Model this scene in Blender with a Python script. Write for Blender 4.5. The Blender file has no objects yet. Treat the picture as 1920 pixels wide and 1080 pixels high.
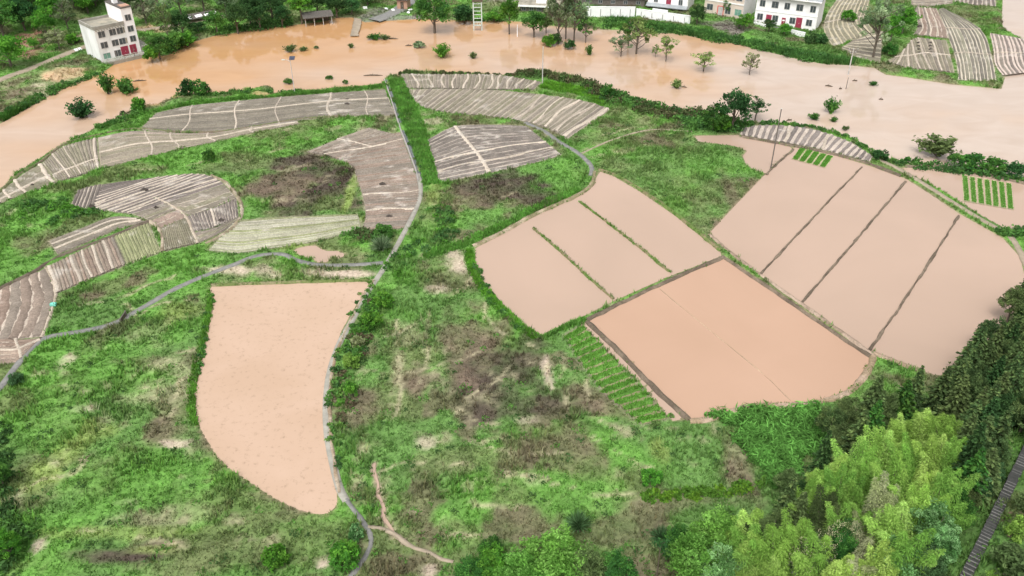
import bpy, math, random
import numpy as np
from mathutils import Vector, Matrix

# ------------------------------------------------------------------ camera, sky, sun, exposure
R = math.radians
scn = bpy.context.scene
col = scn.collection
CAM_H, PITCH, FPX = 62.0, 33.0, 1600.0
cam_d = bpy.data.cameras.new("camera")
cam = bpy.data.objects.new("camera", cam_d)
col.objects.link(cam)
cam.location = (0, 0, CAM_H)
cam.rotation_euler = (R(90 - PITCH), 0, 0)
cam_d.sensor_width = 36.0
cam_d.lens = 36.0 * FPX / 1920.0
cam_d.clip_start = 1.0
cam_d.clip_end = 4000.0
scn.camera = cam

SUN_EL, SUN_AZ = 58.0, 200.0          # azimuth clockwise from +Y
world = bpy.data.worlds.new("World")
scn.world = world
world.use_nodes = True
wn, wl = world.node_tree.nodes, world.node_tree.links
wn.clear()
sky = wn.new("ShaderNodeTexSky")
sky.sky_type = 'NISHITA'
sky.sun_disc = False
sky.sun_elevation = R(SUN_EL)
sky.sun_rotation = R(SUN_AZ)
sky.dust_density = 6.0
sky.ozone_density = 1.0
hs = wn.new("ShaderNodeHueSaturation")
hs.inputs['Saturation'].default_value = 0.10      # cloud cover greys the sky
bg = wn.new("ShaderNodeBackground")
bg.inputs['Strength'].default_value = 0.15
wo = wn.new("ShaderNodeOutputWorld")
wl.new(sky.outputs[0], hs.inputs['Color'])
wl.new(hs.outputs[0], bg.inputs['Color'])
wl.new(bg.outputs[0], wo.inputs['Surface'])

sun_d = bpy.data.lights.new("sun", 'SUN')
sun_d.energy = 0.9
sun_d.angle = R(20)
sun_d.color = (1.0, 0.965, 0.92)
sun = bpy.data.objects.new("sun", sun_d)
col.objects.link(sun)
_az = R(SUN_AZ)
_sd = Vector((math.sin(_az) * math.cos(R(SUN_EL)), math.cos(_az) * math.cos(R(SUN_EL)), math.sin(R(SUN_EL))))
sun.rotation_euler = _sd.to_track_quat('Z', 'Y').to_euler()
sun.location = (0, -50, 150)

scn.view_settings.view_transform = 'Standard'
scn.view_settings.look = 'None'
scn.view_settings.exposure = 0.66
scn.view_settings.gamma = 1.0
try:
    scn.cycles.use_denoising = True
    scn.cycles.max_bounces = 6
    scn.cycles.transparent_max_bounces = 4
    scn.cycles.caustics_reflective = False
    scn.cycles.caustics_refractive = False
except Exception:
    pass

rng = np.random.default_rng(7)
random.seed(11)
S, C = math.sin(R(PITCH)), math.cos(R(PITCH))

# ------------------------------------------------------------------ survey helpers: photo pixel -> place on the ground
def P(px, py, z=0.0):
    u, v = (px - 960.0) / FPX, (py - 540.0) / FPX
    d = (CAM_H - z) / max(S + v * C, 0.02)
    return np.array((u * d, d * (C - v * S), z))

def PP(pts, z=0.0):
    return np.array([P(x, y, z)[:2] for x, y in pts])

def zfor(Y, py):
    v = (py - 540.0) / FPX
    return CAM_H - Y * (S + v * C) / (C - v * S)

def ppm(p):                            # photo pixels per metre at a point
    return FPX / (p[1] * C + (CAM_H - p[2]) * S)

def proj(X, Y, Z):
    q = CAM_H - Z
    d = Y * C + q * S
    return 960 + FPX * X / d, 540 + FPX * (-Y * S + q * C) / d

def smooth(a, b, x):
    t = np.clip((x - a) / (b - a), 0, 1)
    return t * t * (3 - 2 * t)

def _hash(ix, iy, seed):
    h = (ix.astype(np.int64) * 374761393 + iy.astype(np.int64) * 668265263 + seed * 974634777) & 0xffffffff
    h = ((h ^ (h >> 13)) * 1274126177) & 0xffffffff
    h = h ^ (h >> 16)
    return (h & 0xffff) / 65535.0

def vnoise(x, y, seed=0):
    ix, iy = np.floor(x), np.floor(y)
    fx, fy = x - ix, y - iy
    fx, fy = fx * fx * (3 - 2 * fx), fy * fy * (3 - 2 * fy)
    a, b = _hash(ix, iy, seed), _hash(ix + 1, iy, seed)
    c, d = _hash(ix, iy + 1, seed), _hash(ix + 1, iy + 1, seed)
    return (a + (b - a) * fx) * (1 - fy) + (c + (d - c) * fx) * fy

def fbm(x, y, scale, seed=0, oct=4):
    s, a, t = 0.0, 0.5, 0.0
    f = 1.0 / scale
    for o in range(oct):
        s = s + a * vnoise(x * f + 17.3 * o, y * f - 9.1 * o, seed + o * 31)
        t += a
        a *= 0.5
        f *= 2.03
    return s / t

def catmull(pts, step, closed=False):
    pts = [np.asarray(p, float) for p in pts]
    n = len(pts)
    out = []
    segs = n if closed else n - 1
    for i in range(segs):
        p1, p2 = pts[i], pts[(i + 1) % n]
        p0 = pts[(i - 1) % n] if (closed or i > 0) else 2 * p1 - p2
        p3 = pts[(i + 2) % n] if (closed or i + 2 < n) else 2 * p2 - p1
        k = max(1, int(np.linalg.norm(p2 - p1) / step))
        for j in range(k):
            t = j / k
            out.append(0.5 * ((2 * p1) + (-p0 + p2) * t + (2 * p0 - 5 * p1 + 4 * p2 - p3) * t * t + (-p0 + 3 * p1 - 3 * p2 + p3) * t ** 3))
    if not closed:
        out.append(pts[-1])
    return np.array(out)

def resample(pts, n):
    pts = np.asarray(pts, float)
    d = np.r_[0, np.cumsum(np.linalg.norm(np.diff(pts, axis=0), axis=1))]
    t = np.linspace(0, d[-1], n)
    return np.stack([np.interp(t, d, pts[:, k]) for k in range(pts.shape[1])], 1)

def sdf(poly, X, Y, margin=6.0):
    """signed distance to a polygon, negative inside; margin+ far away"""
    X, Y = np.asarray(X, float), np.asarray(Y, float)
    out = np.full(X.shape, margin)
    lo, hi = poly.min(0) - margin, poly.max(0) + margin
    m = (X > lo[0]) & (X < hi[0]) & (Y > lo[1]) & (Y < hi[1])
    if not m.any():
        return out
    x, y = X[m], Y[m]
    best = np.full(x.shape, 1e9)
    inside = np.zeros(x.shape, bool)
    n = len(poly)
    for i in range(n):
        x1, y1 = poly[i]
        x2, y2 = poly[(i + 1) % n]
        dx, dy = x2 - x1, y2 - y1
        L = dx * dx + dy * dy + 1e-9
        t = np.clip(((x - x1) * dx + (y - y1) * dy) / L, 0, 1)
        best = np.minimum(best, (x - x1 - t * dx) ** 2 + (y - y1 - t * dy) ** 2)
        if abs(dy) > 1e-12:
            c = (y1 > y) != (y2 > y)
            inside ^= c & (x < (x2 - x1) * (y - y1) / dy + x1)
    d = np.sqrt(best)
    out[m] = np.where(inside, -d, np.minimum(d, margin))
    return out

def ldist(line, X, Y, margin=4.0):
    X, Y = np.asarray(X, float), np.asarray(Y, float)
    out = np.full(X.shape, margin)
    lo, hi = line.min(0) - margin, line.max(0) + margin
    m = (X > lo[0]) & (X < hi[0]) & (Y > lo[1]) & (Y < hi[1])
    if not m.any():
        return out
    x, y = X[m], Y[m]
    best = np.full(x.shape, 1e9)
    for i in range(len(line) - 1):
        x1, y1 = line[i]
        x2, y2 = line[i + 1]
        dx, dy = x2 - x1, y2 - y1
        t = np.clip(((x - x1) * dx + (y - y1) * dy) / (dx * dx + dy * dy + 1e-9), 0, 1)
        best = np.minimum(best, (x - x1 - t * dx) ** 2 + (y - y1 - t * dy) ** 2)
    out[m] = np.minimum(np.sqrt(best), margin)
    return out

# ------------------------------------------------------------------ tagging and mesh helpers
def tag(o, label=None, cat=None, group=None, kind=None):
    if label: o["label"] = label
    if cat: o["category"] = cat
    if group: o["group"] = group
    if kind: o["kind"] = kind
    return o

def empty(name, loc, rz=0.0, parent=None):
    o = bpy.data.objects.new(name, None)
    o.location = loc
    o.rotation_euler = (0, 0, rz)
    o.empty_display_size = 0.3
    col.objects.link(o)
    if parent: o.parent = parent
    return o

def link(name, me, parent=None):
    o = bpy.data.objects.new(name, me)
    col.objects.link(o)
    if parent: o.parent = parent
    return o

def np_mesh(name, verts, faces, k, cols=None, mats=(), smooth_=False, midx=None):
    """verts (n,3), faces (m,k) uniform"""
    me = bpy.data.meshes.new(name)
    verts = np.ascontiguousarray(verts, np.float32)
    faces = np.ascontiguousarray(faces, np.int32)
    n, m = len(verts), len(faces)
    me.vertices.add(n)
    me.vertices.foreach_set("co", verts.ravel())
    me.loops.add(m * k)
    me.loops.foreach_set("vertex_index", faces.ravel())
    me.polygons.add(m)
    me.polygons.foreach_set("loop_start", np.arange(0, m * k, k, dtype=np.int32))
    if smooth_:
        me.polygons.foreach_set("use_smooth", np.ones(m, bool))
    for mt in mats:
        me.materials.append(mt)
    if midx is not None:
        me.polygons.foreach_set("material_index", np.ascontiguousarray(midx, np.int32))
    if cols is not None:
        a = me.color_attributes.new("col", 'FLOAT_COLOR', 'POINT')
        c4 = np.ones((n, 4), np.float32)
        c4[:, :3] = cols
        a.data.foreach_set("color", c4.ravel())
    me.update(calc_edges=True)
    me.validate()
    return me

class MB:
    """collects boxes, prisms and tubes into one mesh"""
    def __init__(self):
        self.v, self.f = [], []
    def box(self, x0, x1, y0, y1, z0, z1):
        b = len(self.v)
        self.v += [(x0, y0, z0), (x1, y0, z0), (x1, y1, z0), (x0, y1, z0), (x0, y0, z1), (x1, y0, z1), (x1, y1, z1), (x0, y1, z1)]
        self.f += [tuple(b + i for i in q) for q in ((0, 3, 2, 1), (4, 5, 6, 7), (0, 1, 5, 4), (1, 2, 6, 5), (2, 3, 7, 6), (3, 0, 4, 7))]
        return self
    def prism(self, pts, d0, d1, axis='y'):
        """pts in the plane across axis, extruded d0..d1"""
        b, n = len(self.v), len(pts)
        for d in (d0, d1):
            for a, c in pts:
                self.v.append((a, d, c) if axis == 'y' else ((d, a, c) if axis == 'x' else (a, c, d)))
        self.f.append(tuple(b + i for i in range(n)))
        self.f.append(tuple(b + n + i for i in reversed(range(n))))
        for i in range(n):
            j = (i + 1) % n
            self.f.append((b + i, b + n + i, b + n + j, b + j))
        return self
    def tube(self, pts, rad, n=7):
        pts = [Vector(p) for p in pts]
        rs = rad if isinstance(rad, (list, tuple)) else [rad] * len(pts)
        b = len(self.v)
        for i, p in enumerate(pts):
            t = (pts[min(i + 1, len(pts) - 1)] - pts[max(i - 1, 0)])
            t = t.normalized() if t.length > 1e-6 else Vector((0, 0, 1))
            u = t.orthogonal().normalized()
            if i and u.dot(pu) < 0: u = -u
            if i:
                u = (pu - t * pu.dot(t)).normalized()
            pu = u
            w = t.cross(u)
            for k in range(n):
                a = 2 * math.pi * k / n
                self.v.append(tuple(p + (u * math.cos(a) + w * math.sin(a)) * rs[i]))
        for i in range(len(pts) - 1):
            for k in range(n):
                j = (k + 1) % n
                self.f.append((b + i * n + k, b + i * n + j, b + (i + 1) * n + j, b + (i + 1) * n + k))
        self.f.append(tuple(b + k for k in reversed(range(n))))
        e = b + (len(pts) - 1) * n
        self.f.append(tuple(e + k for k in range(n)))
        return self
    def mesh(self, name, mat):
        me = bpy.data.meshes.new(name)
        me.from_pydata(self.v, [], self.f)
        me.materials.append(mat)
        me.update()
        return me
    def build(self, name, mat, parent=None, bevel=0.0):
        o = link(name, self.mesh(name, mat), parent)
        if bevel:
            bv = o.modifiers.new("edge", 'BEVEL')
            bv.width = bevel
            bv.segments = 1
        return o

# ------------------------------------------------------------------ materials
def new_mat(name):
    m = bpy.data.materials.new(name)
    m.use_nodes = True
    nt = m.node_tree
    return m, nt.nodes, nt.links, nt.nodes["Principled BSDF"]

def ramp(nodes, stops):
    r = nodes.new("ShaderNodeValToRGB")
    e = r.color_ramp.elements
    while len(e) < len(stops):
        e.new(0.5)
    for el, (p, c) in zip(e, stops):
        el.position = p
        el.color = (*c, 1)
    return r

def noise_mat(name, c1, c2, scale=2.0, rough=0.8, bump=0.1, detail=6.0, stretch=(1, 1, 1), c3=None, metal=0.0):
    m, n, l, b = new_mat(name)
    tc = n.new("ShaderNodeTexCoord")
    mp = n.new("ShaderNodeMapping")
    mp.inputs['Scale'].default_value = stretch
    nz = n.new("ShaderNodeTexNoise")
    nz.inputs['Scale'].default_value = scale
    nz.inputs['Detail'].default_value = detail
    nz.inputs['Roughness'].default_value = 0.65
    stops = [(0.32, c1), (0.68, c2)] if c3 is None else [(0.3, c1), (0.52, c2), (0.72, c3)]
    rp = ramp(n, stops)
    l.new(tc.outputs['Object'], mp.inputs['Vector'])
    l.new(mp.outputs[0], nz.inputs['Vector'])
    l.new(nz.outputs['Fac'], rp.inputs['Fac'])
    l.new(rp.outputs['Color'], b.inputs['Base Color'])
    b.inputs['Roughness'].default_value = rough
    b.inputs['Metallic'].default_value = metal
    if bump:
        bp = n.new("ShaderNodeBump")
        bp.inputs['Strength'].default_value = bump
        bp.inputs['Distance'].default_value = 0.08
        l.new(nz.outputs['Fac'], bp.inputs['Height'])
        l.new(bp.outputs[0], b.inputs['Normal'])
    return m

def attr_mat(name, scales=((0.9, 0.5), (5.0, 0.5)), rough=0.9, bump=0.3, spec=0.2):
    """vertex albedo modulated by procedural noise"""
    m, n, l, b = new_mat(name)
    at = n.new("ShaderNodeAttribute")
    at.attribute_name = "col"
    tc = n.new("ShaderNodeTexCoord")
    cur = at.outputs['Color']
    last = None
    for sc, am in scales:
        nz = n.new("ShaderNodeTexNoise")
        nz.inputs['Scale'].default_value = sc
        nz.inputs['Detail'].default_value = 6
        nz.inputs['Roughness'].default_value = 0.7
        l.new(tc.outputs['Object'], nz.inputs['Vector'])
        rp = ramp(n, [(0.28, (1 - am,) * 3), (0.72, (1 + am,) * 3)])
        l.new(nz.outputs['Fac'], rp.inputs['Fac'])
        mx = n.new("ShaderNodeMix")
        mx.data_type = 'RGBA'
        mx.blend_type = 'MULTIPLY'
        mx.inputs['Factor'].default_value = 1.0
        l.new(cur, mx.inputs['A'])
        l.new(rp.outputs['Color'], mx.inputs['B'])
        cur = mx.outputs['Result']
        last = nz
    l.new(cur, b.inputs['Base Color'])
    b.inputs['Roughness'].default_value = rough
    b.inputs['Specular IOR Level'].default_value = spec
    if bump:
        bp = n.new("ShaderNodeBump")
        bp.inputs['Strength'].default_value = bump
        bp.inputs['Distance'].default_value = 0.15
        l.new(last.outputs['Fac'], bp.inputs['Height'])
        l.new(bp.outputs[0], b.inputs['Normal'])
    return m

def leaf_mat(name, var=0.18, hue=0.010, trans=0.45):
    m, n, l, b = new_mat(name)
    n.remove(b)
    out = n["Material Output"]
    at = n.new("ShaderNodeAttribute")
    at.attribute_name = "col"
    oi = n.new("ShaderNodeObjectInfo")
    h = n.new("ShaderNodeHueSaturation")
    mr = n.new("ShaderNodeMapRange")
    mr.inputs['To Min'].default_value = 1 - var
    mr.inputs['To Max'].default_value = 1 + var
    l.new(oi.outputs['Random'], mr.inputs['Value'])
    l.new(mr.outputs[0], h.inputs['Value'])
    ml = n.new("ShaderNodeMath")
    ml.operation = 'MULTIPLY'
    ml.inputs[1].default_value = 7.13
    fr = n.new("ShaderNodeMath")
    fr.operation = 'FRACT'
    l.new(oi.outputs['Random'], ml.inputs[0])
    l.new(ml.outputs[0], fr.inputs[0])
    mh = n.new("ShaderNodeMapRange")
    mh.inputs['To Min'].default_value = 0.5 - hue
    mh.inputs['To Max'].default_value = 0.5 + hue
    l.new(fr.outputs[0], mh.inputs['Value'])
    l.new(mh.outputs[0], h.inputs['Hue'])
    l.new(at.outputs['Color'], h.inputs['Color'])
    d = n.new("ShaderNodeBsdfDiffuse")
    t = n.new("ShaderNodeBsdfTranslucent")
    mx = n.new("ShaderNodeMixShader")
    mx.inputs['Fac'].default_value = trans
    l.new(h.outputs[0], d.inputs['Color'])
    l.new(h.outputs[0], t.inputs['Color'])
    l.new(d.outputs[0], mx.inputs[1])
    l.new(t.outputs[0], mx.inputs[2])
    l.new(mx.outputs[0], out.inputs['Surface'])
    return m

def water_mat(name, c1, c2, scale, rough, bump, stretch=(1, 1, 1), rot=0.0, specks=0.0, c_speck=(0.2, 0.15, 0.1)):
    m, n, l, b = new_mat(name)
    tc = n.new("ShaderNodeTexCoord")
    mp = n.new("ShaderNodeMapping")
    mp.inputs['Scale'].default_value = stretch
    mp.inputs['Rotation'].default_value = (0, 0, rot)
    nz = n.new("ShaderNodeTexNoise")
    nz.inputs['Scale'].default_value = scale
    nz.inputs['Detail'].default_value = 5
    nz.inputs['Distortion'].default_value = 0.6
    rp = ramp(n, [(0.3, c1), (0.7, c2)])
    l.new(tc.outputs['Object'], mp.inputs['Vector'])
    l.new(mp.outputs[0], nz.inputs['Vector'])
    l.new(nz.outputs['Fac'], rp.inputs['Fac'])
    cur = rp.outputs['Color']
    if specks:
        n2 = n.new("ShaderNodeTexNoise")
        n2.inputs['Scale'].default_value = 1.6
        n2.inputs['Detail'].default_value = 8
        n2.inputs['Roughness'].default_value = 0.75
        l.new(tc.outputs['Object'], n2.inputs['Vector'])
        r2 = ramp(n, [(0.55, (0, 0, 0)), (0.68, (specks,) * 3)])
        l.new(n2.outputs['Fac'], r2.inputs['Fac'])
        mx = n.new("ShaderNodeMix")
        mx.data_type = 'RGBA'
        l.new(r2.outputs['Color'], mx.inputs['Factor'])
        l.new(cur, mx.inputs['A'])
        mx.inputs['B'].default_value = (*c_speck, 1)
        cur = mx.outputs['Result']
    l.new(cur, b.inputs['Base Color'])
    b.inputs['Roughness'].default_value = rough
    b.inputs['IOR'].default_value = 1.33
    if bump:
        n3 = n.new("ShaderNodeTexNoise")
        n3.inputs['Scale'].default_value = 0.7
        n3.inputs['Detail'].default_value = 4
        l.new(mp.outputs[0], n3.inputs['Vector'])
        bp = n.new("ShaderNodeBump")
        bp.inputs['Strength'].default_value = bump
        bp.inputs['Distance'].default_value = 0.1
        l.new(n3.outputs['Fac'], bp.inputs['Height'])
        l.new(bp.outputs[0], b.inputs['Normal'])
    return m

M = {}
M['ground'] = attr_mat("ground_soil_and_turf", ((0.35, 0.25), (2.5, 0.45)), bump=0.6)
M['field'] = attr_mat("tilled_soil", ((0.5, 0.18), (4.0, 0.35)), bump=0.5)
M['bank'] = attr_mat("earth_bank", ((0.8, 0.2), (4.0, 0.35)), bump=0.5)
M['leaf'] = leaf_mat("leaves")
M['tuft'] = leaf_mat("grass_blades", 0.0, 0.0, 0.3)
M['bark'] = noise_mat("bark", (0.07, 0.055, 0.04), (0.16, 0.13, 0.10), 6, 0.9, 0.4, stretch=(1, 1, 0.2))
def silt_sky_river():
    m, n, l, b_ = new_mat("muddy_river_water")
    at = n.new("ShaderNodeAttribute")
    at.attribute_name = "col"
    tc = n.new("ShaderNodeTexCoord")
    mp = n.new("ShaderNodeMapping")
    mp.inputs['Scale'].default_value = (.5, 1.0, 1)
    mp.inputs['Rotation'].default_value = (0, 0, R(8))
    nz = n.new("ShaderNodeTexNoise")
    nz.inputs['Scale'].default_value = .18
    nz.inputs['Detail'].default_value = 7
    nz.inputs['Distortion'].default_value = 1.2
    rp = ramp(n, [(.3, (.94, .925, .91)), (.7, (1.05, 1.06, 1.07))])
    mx = n.new("ShaderNodeMix")
    mx.data_type = 'RGBA'
    mx.blend_type = 'MULTIPLY'
    mx.inputs['Factor'].default_value = 1
    l.new(tc.outputs['Object'], mp.inputs['Vector'])
    l.new(mp.outputs[0], nz.inputs['Vector'])
    l.new(nz.outputs['Fac'], rp.inputs['Fac'])
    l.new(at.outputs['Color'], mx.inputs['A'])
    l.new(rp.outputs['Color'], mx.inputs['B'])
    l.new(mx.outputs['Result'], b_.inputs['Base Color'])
    b_.inputs['Roughness'].default_value = .05
    b_.inputs['IOR'].default_value = 1.33
    bp = n.new("ShaderNodeBump")
    bp.inputs['Strength'].default_value = .03
    bp.inputs['Distance'].default_value = .1
    n3 = n.new("ShaderNodeTexNoise")
    n3.inputs['Scale'].default_value = .9
    n3.inputs['Detail'].default_value = 5
    l.new(mp.outputs[0], n3.inputs['Vector'])
    l.new(n3.outputs['Fac'], bp.inputs['Height'])
    l.new(bp.outputs[0], b_.inputs['Normal'])
    return m
M['river'] = silt_sky_river()
M['river_old'] = water_mat("muddy_river_water", (0.375, 0.205, 0.10), (0.41, 0.24, 0.13), 0.035, 0.06, 0.02, (0.45, 1.4, 1), R(8))
M['paddy'] = water_mat("silty_paddy_water", (0.352, 0.256, 0.196), (0.40, 0.288, 0.222), 0.045, 0.10, 0.015, specks=0.22, c_speck=(0.40, 0.27, 0.18))
M['paddy_peach'] = water_mat("peach_paddy_water", (0.375, 0.243, 0.168), (0.41, 0.268, 0.19), 0.045, 0.10, 0.015, specks=0.12, c_speck=(0.33, 0.23, 0.17))
M['paddy_spot'] = water_mat("speckled_paddy_water", (0.41, 0.288, 0.205), (0.45, 0.322, 0.24), 0.12, 0.12, 0.02, specks=0.8, c_speck=(0.27, 0.19, 0.13))
M['concrete'] = noise_mat("weathered_concrete", (0.21, 0.20, 0.17), (0.33, 0.315, 0.27), 0.8, 0.85, 0.15)
M['asphalt'] = noise_mat("grey_gravel", (0.13, 0.13, 0.125), (0.22, 0.215, 0.2), 1.2, 0.9, 0.2)
M['dirt'] = noise_mat("bare_dirt", (0.22, 0.18, 0.13), (0.33, 0.27, 0.20), 0.9, 0.95, 0.3)
M['red_dirt'] = noise_mat("red_dirt", (0.20, 0.105, 0.075), (0.28, 0.16, 0.115), 0.5, 0.95, 0.3)
M['dark_stone'] = noise_mat("dark_wet_stone", (0.020, 0.021, 0.019), (0.045, 0.045, 0.042), 3.0, 0.8, 0.3)
M['pale_stone'] = noise_mat("worn_stone_edge", (0.22, 0.20, 0.19), (0.38, 0.35, 0.33), 5.0, 0.8, 0.2)
M['white'] = noise_mat("white_render", (0.68, 0.66, 0.65), (0.80, 0.78, 0.77), 0.5, 0.8, 0.03, c3=(0.84, 0.83, 0.82))
M['white_stain'] = noise_mat("stained_white_render", (0.50, 0.50, 0.47), (0.70, 0.70, 0.68), 0.45, 0.85, 0.05, stretch=(1, 1, 0.3), c3=(0.78, 0.78, 0.77))
M['beige'] = noise_mat("beige_render", (0.50, 0.42, 0.35), (0.60, 0.51, 0.43), 0.5, 0.8, 0.03)
M['roof_conc'] = noise_mat("mossy_concrete_roof", (0.12, 0.115, 0.085), (0.27, 0.25, 0.20), 0.5, 0.9, 0.2, c3=(0.38, 0.33, 0.24))
M['grey_roof'] = noise_mat("grey_slab_roof", (0.20, 0.22, 0.23), (0.32, 0.34, 0.35), 0.6, 0.7, 0.1)
M['dark_roof'] = noise_mat("dark_tiled_roof", (0.05, 0.045, 0.04), (0.12, 0.105, 0.09), 1.5, 0.85, 0.3, stretch=(4, 1, 1))
M['pane'] = noise_mat("window_glass", (0.035, 0.045, 0.05), (0.10, 0.115, 0.12), 1.0, 0.15, 0)
M['green_pane'] = noise_mat("green_window_glass", (0.10, 0.22, 0.17), (0.2, 0.36, 0.28), 1.0, 0.2, 0)
M['frame'] = noise_mat("window_frame", (0.35, 0.33, 0.32), (0.5, 0.48, 0.46), 2.0, 0.6, 0)
M['red'] = noise_mat("maroon_paint", (0.22, 0.02, 0.045), (0.32, 0.035, 0.07), 1.5, 0.6, 0)
M['red_paper'] = noise_mat("red_paper", (0.55, 0.08, 0.08), (0.65, 0.14, 0.12), 1.5, 0.7, 0)
M['brick'] = noise_mat("pink_brick", (0.34, 0.19, 0.13), (0.46, 0.28, 0.20), 3.0, 0.85, 0.2)
M['steel'] = noise_mat("painted_steel", (0.40, 0.46, 0.42), (0.55, 0.60, 0.55), 3.0, 0.5, 0)
M['nosing'] = noise_mat("dull_step_edge", (0.10, 0.098, 0.092), (0.18, 0.175, 0.165), 5.0, 0.8, 0.2)
M['pole'] = noise_mat("concrete_pole", (0.38, 0.36, 0.34), (0.50, 0.48, 0.45), 2.0, 0.7, 0)
M['dark_pole'] = noise_mat("dark_pole", (0.09, 0.075, 0.065), (0.16, 0.14, 0.12), 2.0, 0.7, 0)
M['wood'] = noise_mat("dark_timber", (0.06, 0.045, 0.03), (0.13, 0.10, 0.07), 4.0, 0.9, 0.2)
M['sheet'] = noise_mat("white_sheeting", (0.72, 0.73, 0.72), (0.84, 0.84, 0.83), 1.0, 0.5, 0.05)
M['panel'] = noise_mat("solar_panel", (0.03, 0.035, 0.06), (0.06, 0.07, 0.10), 1.0, 0.3, 0)
M['compost'] = noise_mat("dark_compost", (0.03, 0.024, 0.02), (0.07, 0.055, 0.045), 4.0, 0.95, 0.5)

# ------------------------------------------------------------------ layout outlines (surveyed on the photograph, laid out on the ground)
WATER_Z, PADDY_Z = -0.45, -0.10
RIVER_PX = [(-160, 520), (-60, 415), (0, 358), (30, 325), (90, 287), (130, 264), (165, 249), (185, 234), (225, 221), (248, 206), (270, 198), (305, 194),
    (328, 178), (400, 175), (470, 168), (500, 160), (513, 166), (514, 178), (560, 173), (640, 167), (714, 160), (721, 148), (735, 140),
    (748, 146), (751, 134), (865, 138), (960, 142), (972, 131), (1040, 137), (1100, 151), (1150, 171), (1190, 190), (1240, 201),
    (1300, 208), (1345, 212), (1390, 232), (1440, 230), (1490, 234), (1545, 242), (1600, 262), (1640, 287), (1680, 304), (1720, 306),
    (1780, 319), (1860, 327), (1930, 347), (2200, 420), (2300, 160), (2000, 128), (1920, 133), (1884, 145), (1878, 167), (1780, 158), (1700, 145),
    (1660, 140), (1640, 128), (1590, 122), (1550, 121), (1500, 112), (1430, 95), (1380, 82), (1340, 78), (1270, 63), (1220, 62),
    (1160, 57), (1060, 52), (990, 42), (960, 40), (840, 38), (780, 36), (684, 42), (661, 33), (632, 33), (600, 42), (540, 48), (480, 56),
    (400, 68), (340, 85), (315, 104), (276, 105), (214, 121), (196, 134), (120, 165), (70, 192), (30, 216), (0, 232), (-120, 300), (-300, 420)]
RIVER = PP(RIVER_PX, WATER_Z)
FLOOD = PP([(1884, -100), (2300, -100), (2300, 90), (2000, 92), (1925, 79), (1903, 66), (1880, 52), (1879, 30)], WATER_Z)
PADDIES = {
 'west': [(400, 535), (480, 532), (560, 529), (640, 527), (690, 527), (680, 552), (655, 592), (632, 640), (616, 690), (609, 750), (611, 820), (620, 880), (632, 925), (630, 950), (612, 964), (575, 960), (520, 936), (460, 897), (420, 868), (392, 830), (372, 790), (367, 740), (375, 690), (390, 620), (400, 575)],
 'middle': [(1125, 322), (1150, 331), (1200, 360), (1265, 405), (1350, 473), (1352, 480), (1250, 520), (1155, 562), (1085, 597), (1016, 630), (985, 610), (945, 570), (908, 530), (893, 492), (892, 465), (940, 441), (1000, 407), (1080, 371), (1108, 351)],
 'south': [(1105, 600), (1160, 572), (1250, 530), (1362, 484), (1420, 523), (1500, 577), (1580, 632), (1634, 668), (1625, 692), (1595, 727), (1550, 748), (1480, 757), (1405, 758), (1365, 772), (1330, 784), (1295, 786), (1230, 725), (1160, 652)],
 'east': [(1332, 436), (1370, 395), (1430, 332), (1480, 288), (1490, 276), (1560, 290), (1620, 308), (1697, 335), (1740, 362), (1800, 402), (1880, 447), (1912, 482), (1921, 520), (1903, 580), (1842, 650), (1770, 705), (1726, 695), (1632, 657), (1560, 607), (1503, 566), (1426, 512), (1365, 466)],
 'north': [(1302, 255), (1390, 254), (1480, 274), (1486, 282), (1438, 326), (1402, 312), (1393, 292), (1402, 283), (1380, 274), (1310, 265)],
 'nursery': [(1692, 316), (1720, 313), (1800, 319), (1925, 347), (1925, 434), (1885, 428), (1830, 397), (1770, 358), (1712, 328)],
 'strip': [(1090, 603), (1102, 606), (1160, 663), (1230, 738), (1283, 786), (1262, 788), (1215, 730), (1140, 655)],
 'pond': [(552, 468), (572, 463), (590, 461), (600, 467), (612, 472), (632, 472), (648, 478), (636, 484), (620, 484), (612, 492), (596, 491), (588, 484), (572, 482), (560, 476)],
}
PADDY = {k: catmull(PP(v, PADDY_Z), 1.2, True) if k in ('west', 'pond') else PP(v, PADDY_Z) for k, v in PADDIES.items()}
PATHS = {   # name: (points, width, material, label-free)
 'canal_path': ([(783, 326), (788, 345), (787, 372), (772, 408), (745, 460), (722, 500), (692, 545), (658, 605), (634, 650), (618, 700), (612, 755), (614, 810), (624, 865), (637, 915), (650, 940)], 0.8, 'concrete'),
 'footpath': ([(648, 936), (668, 962), (688, 988), (697, 1012), (690, 1035), (676, 1058), (655, 1085)], 0.5, 'asphalt'),
 'west_lane': ([(-30, 760), (5, 722), (28, 690), (58, 655), (88, 633), (150, 622), (210, 608), (268, 577), (330, 541), (390, 515), (440, 496), (482, 480), (528, 477), (558, 489), (600, 497), (660, 497), (718, 493)], 0.85, 'asphalt'),
 'ditch_path': ([(690, 988), (712, 990), (738, 1000), (756, 1014), (778, 1028), (805, 1036), (828, 1049), (850, 1054)], 0.4, 'dirt'),
 'ridge_track': ([(985, 230), (1020, 246), (1045, 264), (1085, 288), (1108, 312), (1108, 330)], 0.9, 'asphalt'),
 'green_track': ([(1090, 288), (1150, 262), (1220, 244), (1300, 247)], 0.35, 'dirt'),
 'east_track': ([(1640, 296), (1685, 317), (1740, 350), (1800, 388), (1850, 418), (1890, 440), (1912, 470), (1925, 500)], 0.9, 'dirt'),
 'river_lane': ([(-60, 185), (0, 150), (60, 128), (120, 103), (175, 82), (225, 62), (300, 52), (420, 30)], 2.2, 'dirt'),
 'gravel_lane': ([(700, 38), (735, 25), (765, 5), (790, -20)], 4.0, 'asphalt'),
}
PATHW0 = 0
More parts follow.
